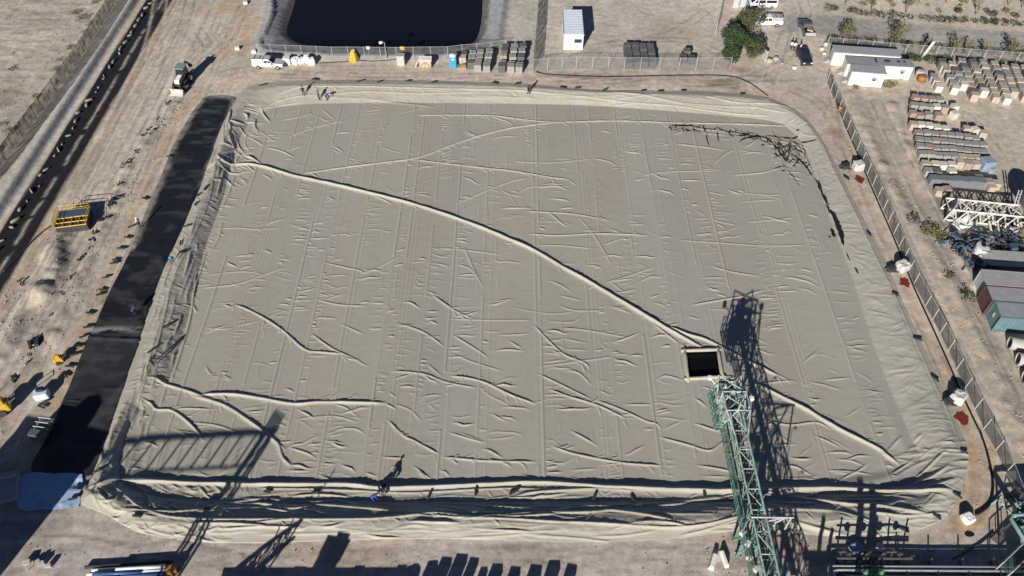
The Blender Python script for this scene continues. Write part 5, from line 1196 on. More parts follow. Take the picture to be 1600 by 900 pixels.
    for k,(py,z,r_,x0) in enumerate(((884,1.1,.10,1292),(891,1.0,.16,1300),(896,.7,.12,1306),(902,.9,.2,1312),(909,.8,.16,1300))):
        a=G(x0,py,z); b=G(1640,py+2,z); q=MB(); d=Vector((38,31,0)); pts=[a+Vector((.0,-2.4,0)),a+Vector((0,-.5,0)),a+Vector((.12,-.12,0)),a+Vector((.5,0,0)),b]
        q.tube([p-d for p in pts],r_,8); q.build('pipe',[M_steel,mat('pipe_pale',(.40,.46,.46),.5,.15,2),M_darksteel,mat('pipe_pale',(.40,.46,.46)),M_steel][k],t,True)
    q=MB()
    for x in range(1310,1600,48): p=G(x,893,0)-Vector((38,31,0)); q.bar((p.x,p.y-1.4,.35),(p.x,p.y+.9,.35),.16); q.bar((p.x,p.y+.8,0),(p.x,p.y+.8,1.3),.12); q.bar((p.x,p.y-.8,0),(p.x,p.y-.8,1.3),.12)
    q.build('rack_frame',M_darksteel,t)
    q=MB(); p=G(1362,897,1)-Vector((38,31,0))
    for dx in(-.7,-.2,.3,.8): q.lathe((p.x+dx,p.y,1.0),[(.24,0),(.24,.5),(.1,.6),(.1,.9)],10)
    q.build('valve_set',mat('valve_green',(.06,.17,.085),.5,.2,3),t)
    t=thing('valve_station','dark valve station standing over the apron beside the pipe rack','valve station',G(1360,880)); q=MB()
    for k in range(9): x=-3.2+k*.8; q.bar((x,random.uniform(-.4,.4),0),(x,random.uniform(-.4,.4),random.uniform(1.2,2.6)),.13)
    q.bar((-3.6,0,1.2),(3.6,0,1.1),.2); q.bar((-3.6,.3,1.9),(2.4,.3,1.9),.13); q.bar((-3,-.4,.6),(3.6,-.4,.6),.16); q.build('pipework',M_darksteel,t)
    q=MB()
    for k in range(4): q.lathe((-2.6+k*1.6,.1,1.9),[(.3,-.05),(.3,.05)],12,'Y')
    q.build('hand_wheel',M_darksteel,t)
    # teal pipe frame in the corner
    t=thing('pipe_portal','teal pipe portal beside the east fence at the south end','pipe portal',G(1590,860)); a=G(1578,822,3.2)-G(1590,860); 
    q=MB(); q.tube([(-.2,-4.5,3),(-1.3,1.8,3),(-1.0,2.2,3),(4,2.6,3)],.18,8); q.tube([(.4,-4.5,2.6),(-.6,1.2,2.6),(4,1.6,2.6)],.12,8); q.build('pipe',mat('teal_pipe',(.22,.34,.33),.5,.2,2),t,True)
    for (x,y) in((-1.2,1.6),(-.5,-2),(3,2.4)): q=MB(); q.bar((x,y,0),(x,y,3),.18); q.build('leg',M_darksteel,t)
    t=thing('steel_walkway','pale steel walkway frame at the east end of the pipe rack','walkway',G(1575,884),R(35)); q=MB()
    for y in(-.5,.5):
        q.bar((-2,y,1.6),(2,y,1.6),.12); q.bar((-2,y,2.5),(2,y,2.5),.09)
        for k in range(5): q.bar((-2+k,y,0 if k in(0,4) else 1.6),(-2+k,y,2.5),.1)
    q.build('frame',M_lightgrey,t); q=MB(); q.box((0,0,1.63),(4,.9,.05)); q.build('deck',M_grate,t)
    heap('tangle of dark pipework and posts below the east fence',1592,800,[M_darksteel,mat('teal_pipe',(.22,.34,.33))],16,1.6,2.6,1.6,'pipe_heap')
    # bundled pipes at the south west
    t=thing('pipe_stack','stack of white and blue pipes lying on the south west apron','pipe stack',G(200,899),R(4)); wp=mat('pipe_white',(.66,.68,.70),.4,.06,2); bp=mat('pipe_blue',(.05,.10,.24),.4,.15,2)
    for k,(y,z,m,x0,x1) in enumerate(((1.0,.2,M_darksteel,-4.2,4.0),(.6,.25,wp,-3.4,2.4),(.2,.25,wp,-3.8,3.8),(-.2,.25,bp,-3.6,3.6),(-.6,.25,wp,-3.7,3.9),(.4,.6,wp,-1.0,3.6),(0,.6,bp,-3.0,1.4),(-.4,.6,wp,-3.4,-.6),(-1.0,.25,bp,-3.5,3.5),(-1.4,.25,wp,-3.6,3.2))):
        q=MB(); q.lathe((0,y,z),[(.18,x0),(.18,x1)],10,'X'); q.build('pipe',m,t,True)
    q=MB(); 
    for x in(-2.5,0,2.5): q.box((x,-.2,.05),(.2,3,.1))
    q.build('timber',M_wood,t)
    o=MB().box((0,0,.4),(.9,.7,.8),.3).lathe((.2,.1,.8),[(.25,0),(.2,.35)],8).build('orange_pump',M_orange,loc=G(271,893),bevel=.05); tag(o,'rusty orange pump at the east end of the white and blue pipes','pump')
    for k,(px,py,l,r_) in enumerate(((1113.5,879,'larger white concrete barrier lying west of the boom','a'),(1131,875,'slimmer white concrete barrier lying nearest the boom','b'))):
        q=MB(); w_=.62 if k==0 else .4
        extr(q,[(-.8,0),(.8,0),(.8,.5),(.7,.62),(-.7,.62),(-.8,.5)],w_/2,w_/3.2,0,.62); o=q.build('concrete_barrier',M_whitewall,loc=at(px,py),rz=R(66 if k==0 else 100),bevel=.03); tag(o,l,'barrier','white barriers west of the boom')
# ================================================================== CRATES, BAGS, SIGNS, SMALL GEAR
def bag(loc,s,rz,m,name,label,cat,group=None,seed=0):
    q=MB(); n=14; prof=[(.05,.0),(.44,.02),(.50,.2),(.49,.6),(.46,.84),(.36,.92),(.15,.9)]
    vs=[];fs=[]
    for i,(r_,z) in enumerate(prof):
        for k in range(n):
            a=2*math.pi*k/n; sq=1/max(abs(math.cos(a)),abs(math.sin(a))); rr=r_*sq*random.uniform(.93,1.07)
            vs.append((rr*math.cos(a)*s[0],rr*math.sin(a)*s[1],z*s[2]*random.uniform(.95,1.05)))
    for i in range(len(prof)-1):
        for k in range(n): fs.append((i*n+k,i*n+(k+1)%n,(i+1)*n+(k+1)%n,(i+1)*n+k))
    fs.append(tuple(range(n))[::-1]); fs.append(tuple((len(prof)-1)*n+k for k in range(n)))
    q.add(vs,fs); o=q.build(name,m,smooth=False,loc=loc,rz=rz); return tag(o,label,cat,group)
def build_small():
    for k,(px,py,s) in enumerate(((463,99,(1.3,1.2,1.2)),(471,98,(1.1,1.1,1.0)),(480,97,(1.0,1.0,1.3)),(487,100,(1.3,1.2,1.2)))):
        bag(at(px,py),s,random.random(),M_bag,'bulk_bag','white bulk bag in the heap beside the silver pickup','bag','white bulk bags beside the silver pickup')
    o=MB().box((0,0,.5),(1.2,1.0,1.0)).box((0,0,1.1),(1.1,.9,.16),ry=.1).build('white_crate',M_white,loc=at(449,99),bevel=.05); tag(o,'white crate standing between the silver pickup and the bulk bags','crate')
    t=thing('wrapped_stack','yellow sheeted pointed stack standing by the pond fence','wrapped stack',at(553,94)); q=MB(); q.lathe((0,0,0),[(.85,0),(.8,.5),(.5,1.4),(.12,2.0)],7); q.build('yellow_sheet',M_yellow,t); q=MB(); q.box((.12,.1,1.75),(.35,.3,.4),ry=.3); q.build('white_cap',M_white,t)
    def sign(px,py,m,label,wd,h,top):
        t=thing('sign_board',label,'sign',at(px,py)); q=MB(); q.tube([(0,0,0),(0,0,top)],.05,6); q.build('sign_post',M_steel,t); q=MB(); q.box((0,-.06,top-h/2),(wd,.05,h)); q.build('sign_plate',m,t,bevel=.01)
    sign(577,88,M_white,'plain white sign board on the pond fence line',.62,.55,1.6); sign(630,89,mat('sign_yellow',(.68,.42,.04),.5,.05,2),'orange yellow sign board on the pond fence line',.75,.6,1.7)
    t=thing('light_pole','slim light pole with white lamp head at the pond rim','light pole',at(604,92)); q=MB(); q.tube([(0,0,0),(0,0,3.0)],[.09,.06],8); q.build('pole',M_steel,t); q=MB(); q.tube([(0,0,2.95),(-.35,0,3.2),(-.55,0,3.1)],.04,6); q.build('arm',M_steel,t); q=MB(); q.lathe((-.6,0,2.85),[(.1,.35),(.34,.22),(.34,.05),(.2,-.05)],12); q.build('lamp_head',M_white,t,True)
    t=thing('control_cabinet','pale grey control cabinet on the road side of the pond fence','cabinet',at(627,101)); q=MB(); q.box((0,0,.9),(1.25,.8,1.8)); q.build('housing',mat('cab_grey',(.40,.40,.385),.6,.08,2),t,bevel=.03); q=MB(); q.box((0,0,1.84),(1.4,.95,.1)); q.build('roof',M_lightgrey,t); q=MB(); q.box((-.0,-.42,.9),(1.0,.04,1.5)); q.build('door',mat('cab_grey',(.4,.4,.385)),t)
    t=thing('timber_crate','timber framed crate half covered with a white sheet','crate',at(665,103)); q=MB(); q.box((0,0,.65),(2.0,1.3,1.3)); q.build('panel',mat('crate_board',(.42,.36,.25),.8,.12,3),t); q=MB()
    for x in(-1,0,1): q.box((x*.98,-.67,.65),(.1,.05,1.32))
    for z in(.06,1.25): q.box((0,-.69,z),(2.05,.05,.1))
    q.bar((-.95,-.69,.1),(0,-.69,1.2),.1); q.bar((0,-.69,1.2),(.95,-.69,.1),.1); q.build('batten',M_wood,t)
    q=MB(); vs=[];fs=[]; nx,ny=14,9
    for j in range(ny):
        for i in range(nx):
            x=-1.7+2.8*i/(nx-1); y=-.75+1.5*j/(ny-1); z=1.36+.06*random.random(); 
            if x<-1: z=max(.1,1.36-1.3*(-1-x)/.55)
            if y<-.6 and x>-1: z-=.1
            vs.append((x,y,z))
    for j in range(ny-1):
        for i in range(nx-1): a=j*nx+i; fs.append((a,a+1,a+nx+1,a+nx))
    q.add(vs,fs); q.build('white_sheet',M_bag,t,True)
    o=MB().box((0,0,.25),(1.5,.9,.5)).box((.2,.1,.6),(.8,.6,.2),.3).build('timber_pallet_pile',M_wood,loc=at(722,107),bevel=.02); tag(o,'low pile of timber pallets beside the blue toilet','pallet pile')
    # bulk bags with red spill along the east fence
    for k,(px,py) in enumerate(((1339,264),(1408,421),(1494,625))):
        nm=['northernmost','middle','southernmost'][k]
        bag(at(px,py),(1.55,1.45,1.35),.2+.3*k,mat('white_bag_dusty',(.46,.445,.42),.7,.12,2,bump=.4),'bulk_bag','%s of three white bulk bags beside the east fence with red spill'%nm,'bag','white bulk bags beside the east fence')
        P=at(px,py); q=MB()
        for (dx,dy,r_) in ((-.3,-2.3,.95),):
            n=16; q.add([(dx+r_*random.uniform(.5,1.15)*math.cos(2*math.pi*j/n)*.9,dy+r_*random.uniform(.5,1.15)*math.sin(2*math.pi*j/n),.05+.01*k+.004*len(q.v)/16) for j in range(n)],[tuple(range(n))])
        for v in range(len(q.v)): x,y,z=q.v[v]; q.v[v]=(x,y,z+gz(P.x+x,P.y+y)-P.z+.03)
        o=q.build('red_spill',M_red,loc=P); tag(o,'patch of red powder spilled by the %s bulk bag'%nm,'spill','red spills beside the east fence')
        q=MB(); q.box((0,0,.3),(1.0,.7,.6),.4); q.bar((-.9,-.3,.12),(.8,-.5,.12),.12); q.bar((-.9,0,.2),(.4,.6,.5),.1); o=q.build('dosing_pump',M_darksteel,loc=at(px-19+3*k,py-2+3*k)); tag(o,'dark pump set standing west of the %s bulk bag'%nm,'pump','pump sets beside the east fence')
    bag(at(1510,812),(1.15,1.1,.8),.4,M_bag,'bulk_bag','white open bulk bag on orange stained earth at the south east corner','bag')
    bag(at(1337,862),(1.35,1.3,.75),.4,mat('bag_blue',(.26,.33,.48),.7,.2,3),'bulk_bag','blue grey bulk bag lying in the pipe rack shadow','bag')
    bag(at(1373,856),(.7,.6,.5),.9,M_bag,'bulk_bag','small white bag lying beside the blue grey bulk bag','bag')
    for (px,py,l) in((384,6,'crumpled white sheet'),(371,77,'small white bundle'),(397,82,'second white bundle')): bag(at(px,py),(.8,.7,.5),.3,M_bag,'white_bundle',l+' by the western rim of the pond','bundle')
    bag(at(1241,107),(.65,.65,.35),0,M_white,'plastic_tub','white plastic tub standing behind the navy hatchback','tub')
    # dark puddle and hoses
    def flat(name,pts,m,label,cat,dz=.03):
        P=smoothpoly(G2(pts),4); c=P.mean(0); q=MB(); q.add([(x-c[0],y-c[1],gz(x,y)+dz) for x,y in P],[tuple(range(len(P)))]); o=q.build(name,m,loc=(c[0],c[1],0)); return tag(o,label,cat)
    flat('oil_puddle',[(1507,834),(1512,830),(1519,832),(1523,836),(1517,839),(1510,838)],M_black,'small black puddle south of the open white bag','puddle',.05)
    def hose(name,pts,r,m,label,z=None):
        P=smoothpoly(G2(pts),5,False); c=P[0]; q=MB(); q.tube([(x-c[0],y-c[1],gz(x,y)+r) for x,y in P],r,6); o=q.build(name,m,loc=(c[0],c[1],0),smooth=True); return tag(o,label,'hose')
    hose('hose',[(1531,676),(1541,705),(1548,735),(1551,760),(1547,785),(1537,797),(1524,805)],.13,M_black,'thick black hose curving along the east fence to the white bag')
    hose('hose',[(1300,118),(1305,150),(1318,190),(1335,230),(1360,290),(1395,370),(1430,455),(1465,530),(1500,610),(1530,675)],.10,M_black,'thin black hose running along the foot of the east fence')
    hose('hose',[(452,99),(490,99),(530,97),(560,95),(590,96),(622,93)],.06,M_black,'black cable lying along the pond fence behind the bulk bags')
    hose('hose',[(1552,832),(1530,850),(1505,865),(1488,874)],.09,M_darksteel,'straight black pipe lying on the apron towards the pipe rack')
    hose('hose',[(92,345),(60,368),(30,400),(5,425)],.08,M_darksteel,'dark tow rope running west from the yellow cage')
    hose('hose',[(1200,150),(1150,121),(1060,118),(950,120),(860,117),(838,112)],.07,M_black,'black cable lying along the north road below the yard fence')
    # tyres, rubble, debris
    for k,(px,py) in enumerate(((1436,118),(1439,126))):
        q=MB(); q.lathe((0,0,0),[(.45,0),(.7,.05),(.7,.9),(.45,1.0)],14); o=q.build('steel_drum',[mat('drum_grey',(.36,.36,.35),.5,.1,2),M_orange][k],loc=at(px,py),smooth=True); tag(o,['grey round drum east of the cabins','rusty round drum east of the cabins'][k],'drum')
    o=MB().box((0,0,1.6),(.5,.2,3.4),rx=.25).build('white_slab',M_whitewall,loc=at(1445,90),rz=.4); tag(o,'leaning pale slab in the hedge behind the stone pallets','slab')
    t=thing('signboard_stand','narrow pale board stand beside the trees and parked cars','board',at(1193,94),R(20)); q=MB(); q.box((0,0,1.0),(.12,1.1,1.7),ry=.15); q.build('board',M_lightgrey,t); q=MB(); q.bar((0,-.5,0),(.1,-.5,1.9),.09); q.bar((0,.5,0),(.1,.5,1.9),.09); q.build('frame',M_white,t)
    for k,(px,py,s) in enumerate(((1202,97,1.1),(1212,94,1.0),(1222,100,.5),(1290,71,.9),(1284,78,.8),(1288,85,.7))):
        q=MB(); bm=bmesh.new(); bmesh.ops.create_icosphere(bm,subdivisions=2,radius=.5*s)
        for v in bm.verts: v.co=Vector((v.co.x*random.uniform(.8,1.2),v.co.y*random.uniform(.8,1.2),v.co.z*random.uniform(.6,.9)+.25*s))
        me=bpy.data.meshes.new('boulder'); bm.to_mesh(me); bm.free(); o=bpy.data.objects.new('boulder',me); COL.objects.link(o); me.materials.append(M_block[1 if k<3 else 4]); o.location=at(px,py); tag(o,['tan boulder beside the board stand','second tan boulder beside the board stand','small tan boulder near the navy car','pale boulder at the corner of the back cabin','middle pale boulder near the back cabin','southern pale boulder near the back cabin'][k],'boulder')
    # yellow cage tray
    t=thing('basket_cage','yellow steel basket cage with partitioned tray on the western haul road','cage',at(119,350),R(11))
    zt=1.15; L=4.0; W=3.3
    q=MB(); q.box((0,0,.55),(L,W,1.0)); q.build('dark_body',M_darksteel,t)
    q=MB()
    for x in np.linspace(-L/2,L/2,5): q.bar((x,-W/2,zt),(x,W/2*.05,zt),.12)
    for y in(-W/2,-W/4,0.1): q.bar((-L/2,y,zt),(L/2,y,zt),.12)
    q.build('partition_grid',M_yellow,t)
    q=MB()
    for (a,b) in(((-L/2,-W/2),(-L/2,W/2)),((L/2,-W/2),(L/2,W/2)),((-L/2,W/2),(L/2,W/2))):
        q.bar((*a,zt),(*b,zt),.12)
        for z in(1.5,1.95): q.bar((*a,z),(*b,z),.06)
        for k in range(5): x=a[0]+(b[0]-a[0])*k/4; y=a[1]+(b[1]-a[1])*k/4; q.bar((x,y,zt),(x,y,1.95),.06)
    q.build('guard_rail',M_yellow,t)
    q=MB(); q.box((0,W/4+.1,zt+.04),(L-.2,W/2-.3,.06)); q.build('cover_plate',M_bluesteel,t)
    q=MB(); 
    for k in range(5): q.bar((-L/2-.9,-.4+k*.5,.1),(-L/2-.6,-.3+k*.55,1.3),.05)
    q.bar((-L/2-.9,-.5,.1),(-L/2-.9,1.8,.1),.06); q.bar((-L/2-.6,-.4,1.3),(-L/2-.6,1.9,1.3),.06); q.build('gate_panel',M_yellow,t)
    for k,(px,py,l) in enumerate(((94,566,'small yellow machine by the edge of the black sheet'),(8,642,'yellow roller at the far west of the south haul road'))):
        t=thing('yellow_machine',l,'machine',at(px,py),.4); q=MB(); q.box((0,0,.6),(1.0,.7,.7)); q.box((.1,0,1.1),(.5,.5,.4)); q.build('body',M_yellow,t,bevel=.08); q=MB(); q.lathe((-.1,0,.3),[(.3,-.45),(.3,.45)],12,'Y'); q.build('roller',M_darksteel,t); q=MB(); q.bar((.5,-.2,.8),(1.1,-.2,1.2),.05); q.bar((.5,.2,.8),(1.1,.2,1.2),.05); q.bar((1.1,-.2,1.2),(1.1,.2,1.2),.05); q.build('handle_bar',M_darksteel,t)
        if k: t.scale=(1.7,1.7,1.7)
    t=thing('water_tank','white plastic water tank with dark pump on top beside the black sheet','tank',at(68,620)); q=MB(); q.box((0,0,.5),(1.5,1.0,1.0),.25); q.build('shell',mat('tank_white',(.52,.60,.66),.4,.06,2),t,bevel=.12); q=MB(); q.box((.1,.15,1.3),(.8,.5,.4),.2); q.build('pump',M_navy,t,bevel=.05)
    # rough debris lumps in a line beside the haul road
    for k,(px,py) in enumerate(((212,239),(205,250),(197,262),(189,290),(182,312),(176,316),(171,324),(165,345),(158,347),(151,365),(146,375),(141,388),(130,403),(113,432),(98,460),(80,492),(58,533),(52,540),(62,527),(22,593),(45,556),(44,568),(35,440),(235,205),(228,215),(247,187),(262,165))):
        q=MB(); s=random.uniform(.35,.8) if px!=52 else 1.3
        for _ in range(4): q.box((random.gauss(0,.4*s),random.gauss(0,.4*s),.12*s+random.random()*.2*s),(random.uniform(.3,1.0)*s,random.uniform(.15,.5)*s,random.uniform(.15,.4)*s),random.random()*3,random.gauss(0,.4))
        o=q.build('debris_lump',random.choice([M_darksteel,M_ballast,M_block[3],M_ballast]),loc=at(px,py),bevel=.02); tag(o,'dark debris lump in the broken line beside the western haul road','debris','debris lumps along the western haul road')
    # short ballast bars holding down the edges
    def bars(L,edge,rzf,z='c'):
        for k,(px,py) in enumerate(L):
            q=MB(); l=random.uniform(.75,1.1); 
            if k==0:
                q.box((0,0,.09),(1.0,.24,.18)); o=q.build('ballast_bar',M_ballast,bevel=.05); first[0]=o
            else: o=first[0].copy(); COL.objects.link(o)
            o.scale=(l,random.uniform(.8,1.2),1); p=cz(px,py) if z=='c' else at(px,py,.08); o.location=p+Vector((0,0,.08)); o.rotation_euler[2]=rzf+random.gauss(0,.35)
            tag(o,'short dark ballast bar lying on the %s'%edge,'ballast bar','ballast bars along the %s'%edge)
    first=[None]
    bars([(418,770),(493,771),(215,808),(320,797)],'western half of the south bank',.05)
    bars([(671,775),(743,770),(803,770),(929,777),(988,780),(1100,772)],'eastern half of the south bank',1.45)
    bars([(123,764),(115,781),(155,738)],'south west corner of the cover',.3)
    bars([(410,135),(492,126),(562,129),(593,130),(637,129),(677,131),(773,132),(808,133),(879,139),(902,139.5)],'north edge of the cover west of the yard',.0)
    bars([(945,142.5),(1005,144),(1032,144.5),(1068,143.5),(1160,149)],'north edge of the cover below the yard',.1)
    bars([(1322,280),(1357,368),(1398,462),(1433,532),(1460,594),(1481,632),(1505,708),(1494,775),(1462,808),(1411,829)],'east edge of the cover',-1.1)
    bars([(322,296),(312,306),(308,320),(294,355),(283,382),(260,512),(237,550)],'west crest of the cover',1.0)
    bars([(265,246),(227,312),(207,355),(200,373),(190,390),(181,408),(179,413),(166,435),(160,455),(157,462),(141,491),(138,513),(131,528),(124,543),(117,556),(110,574),(103,588),(70,630),(66,637)],'western edge of the black sheet',.1,'g')
    # sand bags holding the trench liner
    for row,vv,nm in((0,1.35,'pale sandbag in the close row on the west side of the trench liner'),):
        pr=None
        for k in range(62):
            u=-8+k*1.85+random.gauss(0,.35); p=T0+TD*u+TN*(vv+random.gauss(0,.15)-.35)
            if pr is None: q=MB(); q.lathe((0,0,.16),[(.05,-.42),(.17,-.34),(.2,0),(.17,.34),(.05,.42)],8,'X'); pr=q.build('sandbag',mat('sandbag_cloth',(.27,.245,.205),.85,.15,5),smooth=True); o=pr
            else: o=pr.copy(); COL.objects.link(o)
            o.location=(p[0],p[1],gz(p[0],p[1])+.02); o.rotation_euler[2]=math.atan2(TD[1],TD[0])+random.gauss(-.3,.5); s=random.uniform(.55,1.35); o.scale=(s*random.uniform(.8,1.5),s*random.uniform(.7,1.1),s); tag(o,nm,'sandbag','sandbags holding the trench liner')
# ================================================================== VEGETATION
def leaf_mesh(clusters,n,size,flat=1.0):
    vs=[];fs=[]
    for (c,r) in clusters:
        m=int(n*r**2)
        for _ in range(m):
            d=Vector((random.gauss(0,1),random.gauss(0,1),random.gauss(0,1))).normalized()*r*random.uniform(.45,1.05)**.6
            d.z*=flat; p=Vector(c)+d
            a=Vector((random.gauss(0,1),random.gauss(0,1),random.gauss(0,.7))).normalized()*size*random.uniform(.6,1.3); b=a.cross(Vector((random.gauss(0,1),random.gauss(0,1),random.gauss(0,1)))).normalized()*size*random.uniform(.35,.7)
            k=len(vs); vs+=[p-a,p+b,p+a,p-b]; fs.append((k,k+1,k+2,k+3))
    return vs,fs
def tree(name,label,loc,h,crown,nleaf,mats,size=.2,trunk=.14,cat='tree',group=None,limbs=6):
    t=thing(name,label,cat,loc,random.random()*6,group)
    q=MB(); q.tube([(0,0,-.1),(.05,0,h*.25),(.0,.06,h*.5),(.05,0,h*.75)],[trunk,trunk*.8,trunk*.55,trunk*.2],8)
    cl=[]
    for k in range(limbs):
        a=k*2.4+random.random(); z0=h*random.uniform(.2,.5); r=crown*random.uniform(.45,.9); z1=h*random.uniform(.45,.92)
        p=Vector((r*math.cos(a)*.75,r*math.sin(a)*.75,z1)); q.tube([(0,0,z0),Vector((0,0,z0)).lerp(p,.6)+Vector((0,0,.1)),p],[trunk*.5,trunk*.3,trunk*.1],5); cl.append((p,crown*random.uniform(.32,.55)))
    cl.append((Vector((0,0,h*.85)),crown*.5)); cl.append((Vector((0,0,h*.55)),crown*.55))
    q.build('trunk',M_bark,t)
    half=len(cl)//2
    for part,m in((cl[:half],mats[0]),(cl[half:],mats[1])):
        vs,fs=leaf_mesh(part,nleaf,size); MB().add(vs,fs).build('crown',m,t)
    return t
def shrub(name,label,loc,r,h,n,m,group=None,cat='shrub',size=.14):
    vs,fs=leaf_mesh([((random.gauss(0,r*.3),random.gauss(0,r*.3),h*.45),r*random.uniform(.6,.9)) for _ in range(4)],n,size,h/(r*1.6)); vs=[(v[0],v[1],max(.02,v[2])) for v in vs]
    q=MB(); q.add(vs,fs); o=q.build(name,m,loc=loc); return tag(o,label,cat,group)
def build_plants():
    tree('leafy_tree','tall dense bright green tree at the corner of the yard fence',at(1140,92),6.0,2.1,260,[M_foliage[0],M_foliage[3]],.2,.2,limbs=14)
    tree('leafy_tree','lower green tree growing just in front of the tall green one',at(1139,103),3.6,1.6,240,[M_foliage[0],M_foliage[0]],.18,.16,limbs=8)
    tree('olive_tree','loose olive grey tree behind the dense green tree',at(1163,56),3.9,2.9,190,[M_foliage[1],M_foliage[1]],.18,.14)
    tree('olive_tree','low olive grey tree east of the dense green tree',at(1175,86),3.0,2.5,190,[M_foliage[1],M_foliage[3]],.18,.14)
    for k,(px,py,h,c,m) in enumerate(((1317,68,3.6,1.7,1),(1397,69,3.6,1.7,1),(1490,82,2.8,1.3,2),(1577,86,2.8,1.3,1),(1445,80,2.4,.9,2),(1508,84,2.6,.8,2),(1535,88,2.4,.9,2))):
        tree('roadside_tree',['first roadside tree behind the back cabin, olive crown','second roadside tree behind the back cabin, olive crown','dry roadside tree behind the middle stone files','roadside tree behind the easternmost stone files','thin dry sapling between the cabins and the stone files','thin sapling east of the dry roadside tree','thin sapling west of the easternmost roadside tree'][k],at(px,py),h,c,120,[M_foliage[m],M_foliage[2]],.15,.09,group='trees along the near side of the asphalt road')
    for k,(px,py,h,c,m) in enumerate(((1361,15,3.2,1.2,1),(1415,20,3.4,1.3,1),(1320,8,2.2,.8,2),(1524,22,2.8,.7,2),(1575,8,3.4,1.5,1),(1596,12,3,1.3,1),(1436,2,2.2,1,2),(1478,3,2,.8,2))):
        tree('desert_tree',['small tree on the sand beyond the road nearest the junction hedge','fuller tree on the sand beyond the road above the hedge','dry sapling at the west end of the far hedge','thin bare sapling beyond the far hedge','olive tree at the far north east','second olive tree at the far north east edge','dry bush tree at the top of the sand strip','small dry bush tree west of the thin bare sapling'][k],at(px,py),h,c,110,[M_foliage[m],M_foliage[2]],.14,.08,group='small trees beyond the asphalt road')
    # hedges
    def hedge(label,pts,wd,h,n,m):
        P=smoothpoly(G2(pts),6,False); c=P[0]; cl=[]
        for i in range(len(P)-1):
            L=np.hypot(*(P[i+1]-P[i])); 
            for k in range(max(1,int(L/.7))):
                f=k/max(1,int(L/.7)); q=P[i]*(1-f)+P[i+1]*f
                if random.random()<.93: cl.append((Vector((q[0]-c[0]+random.gauss(0,wd*.25),q[1]-c[1]+random.gauss(0,wd*.25),gz(*q)+h*.45)),wd*random.uniform(.45,.75)))
        vs,fs=leaf_mesh(cl,n,.13,h/wd*.8); o=MB().add(vs,fs).build('hedge',m,loc=(c[0],c[1],0)); tag(o,label,'hedge')
    hedge('low hedge along the far side of the asphalt road',[(1296,16),(1340,21),(1400,27),(1460,32),(1520,35),(1600,39),(1640,41)],1.25,1.0,120,M_foliage[3])
    hedge('lower dry hedge strip just behind the road hedge',[(1350,20),(1400,24),(1460,28),(1520,32),(1600,35)],.6,.5,50,M_foliage[1])
    hedge('dark hedge along the near side of the asphalt road',[(1296,66),(1340,68),(1400,71),(1440,77),(1500,82),(1560,86),(1640,92)],1.3,1.2,110,M_foliage[3])
    hedge('leafy ground cover strip behind the stone pallets',[(1417,88),(1440,92),(1470,92),(1510,95),(1560,100),(1640,106)],1.7,.6,90,M_foliage[0])
    for k,(px,py,r,m) in enumerate(((1495,19,.9,3),(1552,24,.9,1),(1543,20,.7,1),(1350,8,.6,2),(1394,10,.6,2),(1465,17,.6,2),(1585,26,.8,1),(1390,2,.6,2),(1505,4,.7,2),(1572,18,.8,2),(1450,10,.45,2),(1500,10,.5,2),(1330,18,.4,2))):
        shrub('desert_shrub','low scattered shrub on the sand strip beyond the asphalt road',at(px,py),r,.7*r+.2,90,M_foliage[m],'shrubs on the sand strip beyond the road')
    for k,(px,py,r,m) in enumerate(((130,28,1.3,2),(120,20,1.0,1),(140,40,.8,1),(150,4,.9,1),(110,75,.9,2),(130,52,.8,2),(92,95,.8,2),(84,110,.8,2),(60,155,.9,2),(55,150,.6,1),(20,108,.8,1),(20,84,.4,1),(15,205,1.0,1),(28,200,.8,2),(5,195,.8,2),(5,235,1.0,2),(45,170,.6,2))):
        shrub('desert_shrub','grey dry shrub on the pale desert west of the net fence',at(px,py),r,.6*r,55,mat('leaf_grey',(.11,.105,.085),.85,.4,3) if m==2 else M_foliage[1],'dry shrubs west of the net fence',size=.11)
    for k,(px,py,r,m,l) in enumerate(((1428,345,.9,1,'olive shrub on the bank west of the lattice mast'),(1482,437,.8,1,'small green shrub beside the eastern track'),(1510,462,.9,3,'dark green shrub beside the grey container end'),(1390,135,1.2,2,'dry brown bush south of the small front cabin'),(1337,138,.7,2,'round dry bush at the foot of the front cabin'),(1410,122,.6,2,'round dry bush at the foot of the middle cabin'),(1452,362,1.5,2,'wide dry brown bush at the west end of the scrap'),(1470,372,1.2,2,'reddish dry bush beside the dark blue scrap'))):
        shrub('dry_bush',l,at(px,py),r,.6*r,70,M_foliage[m])
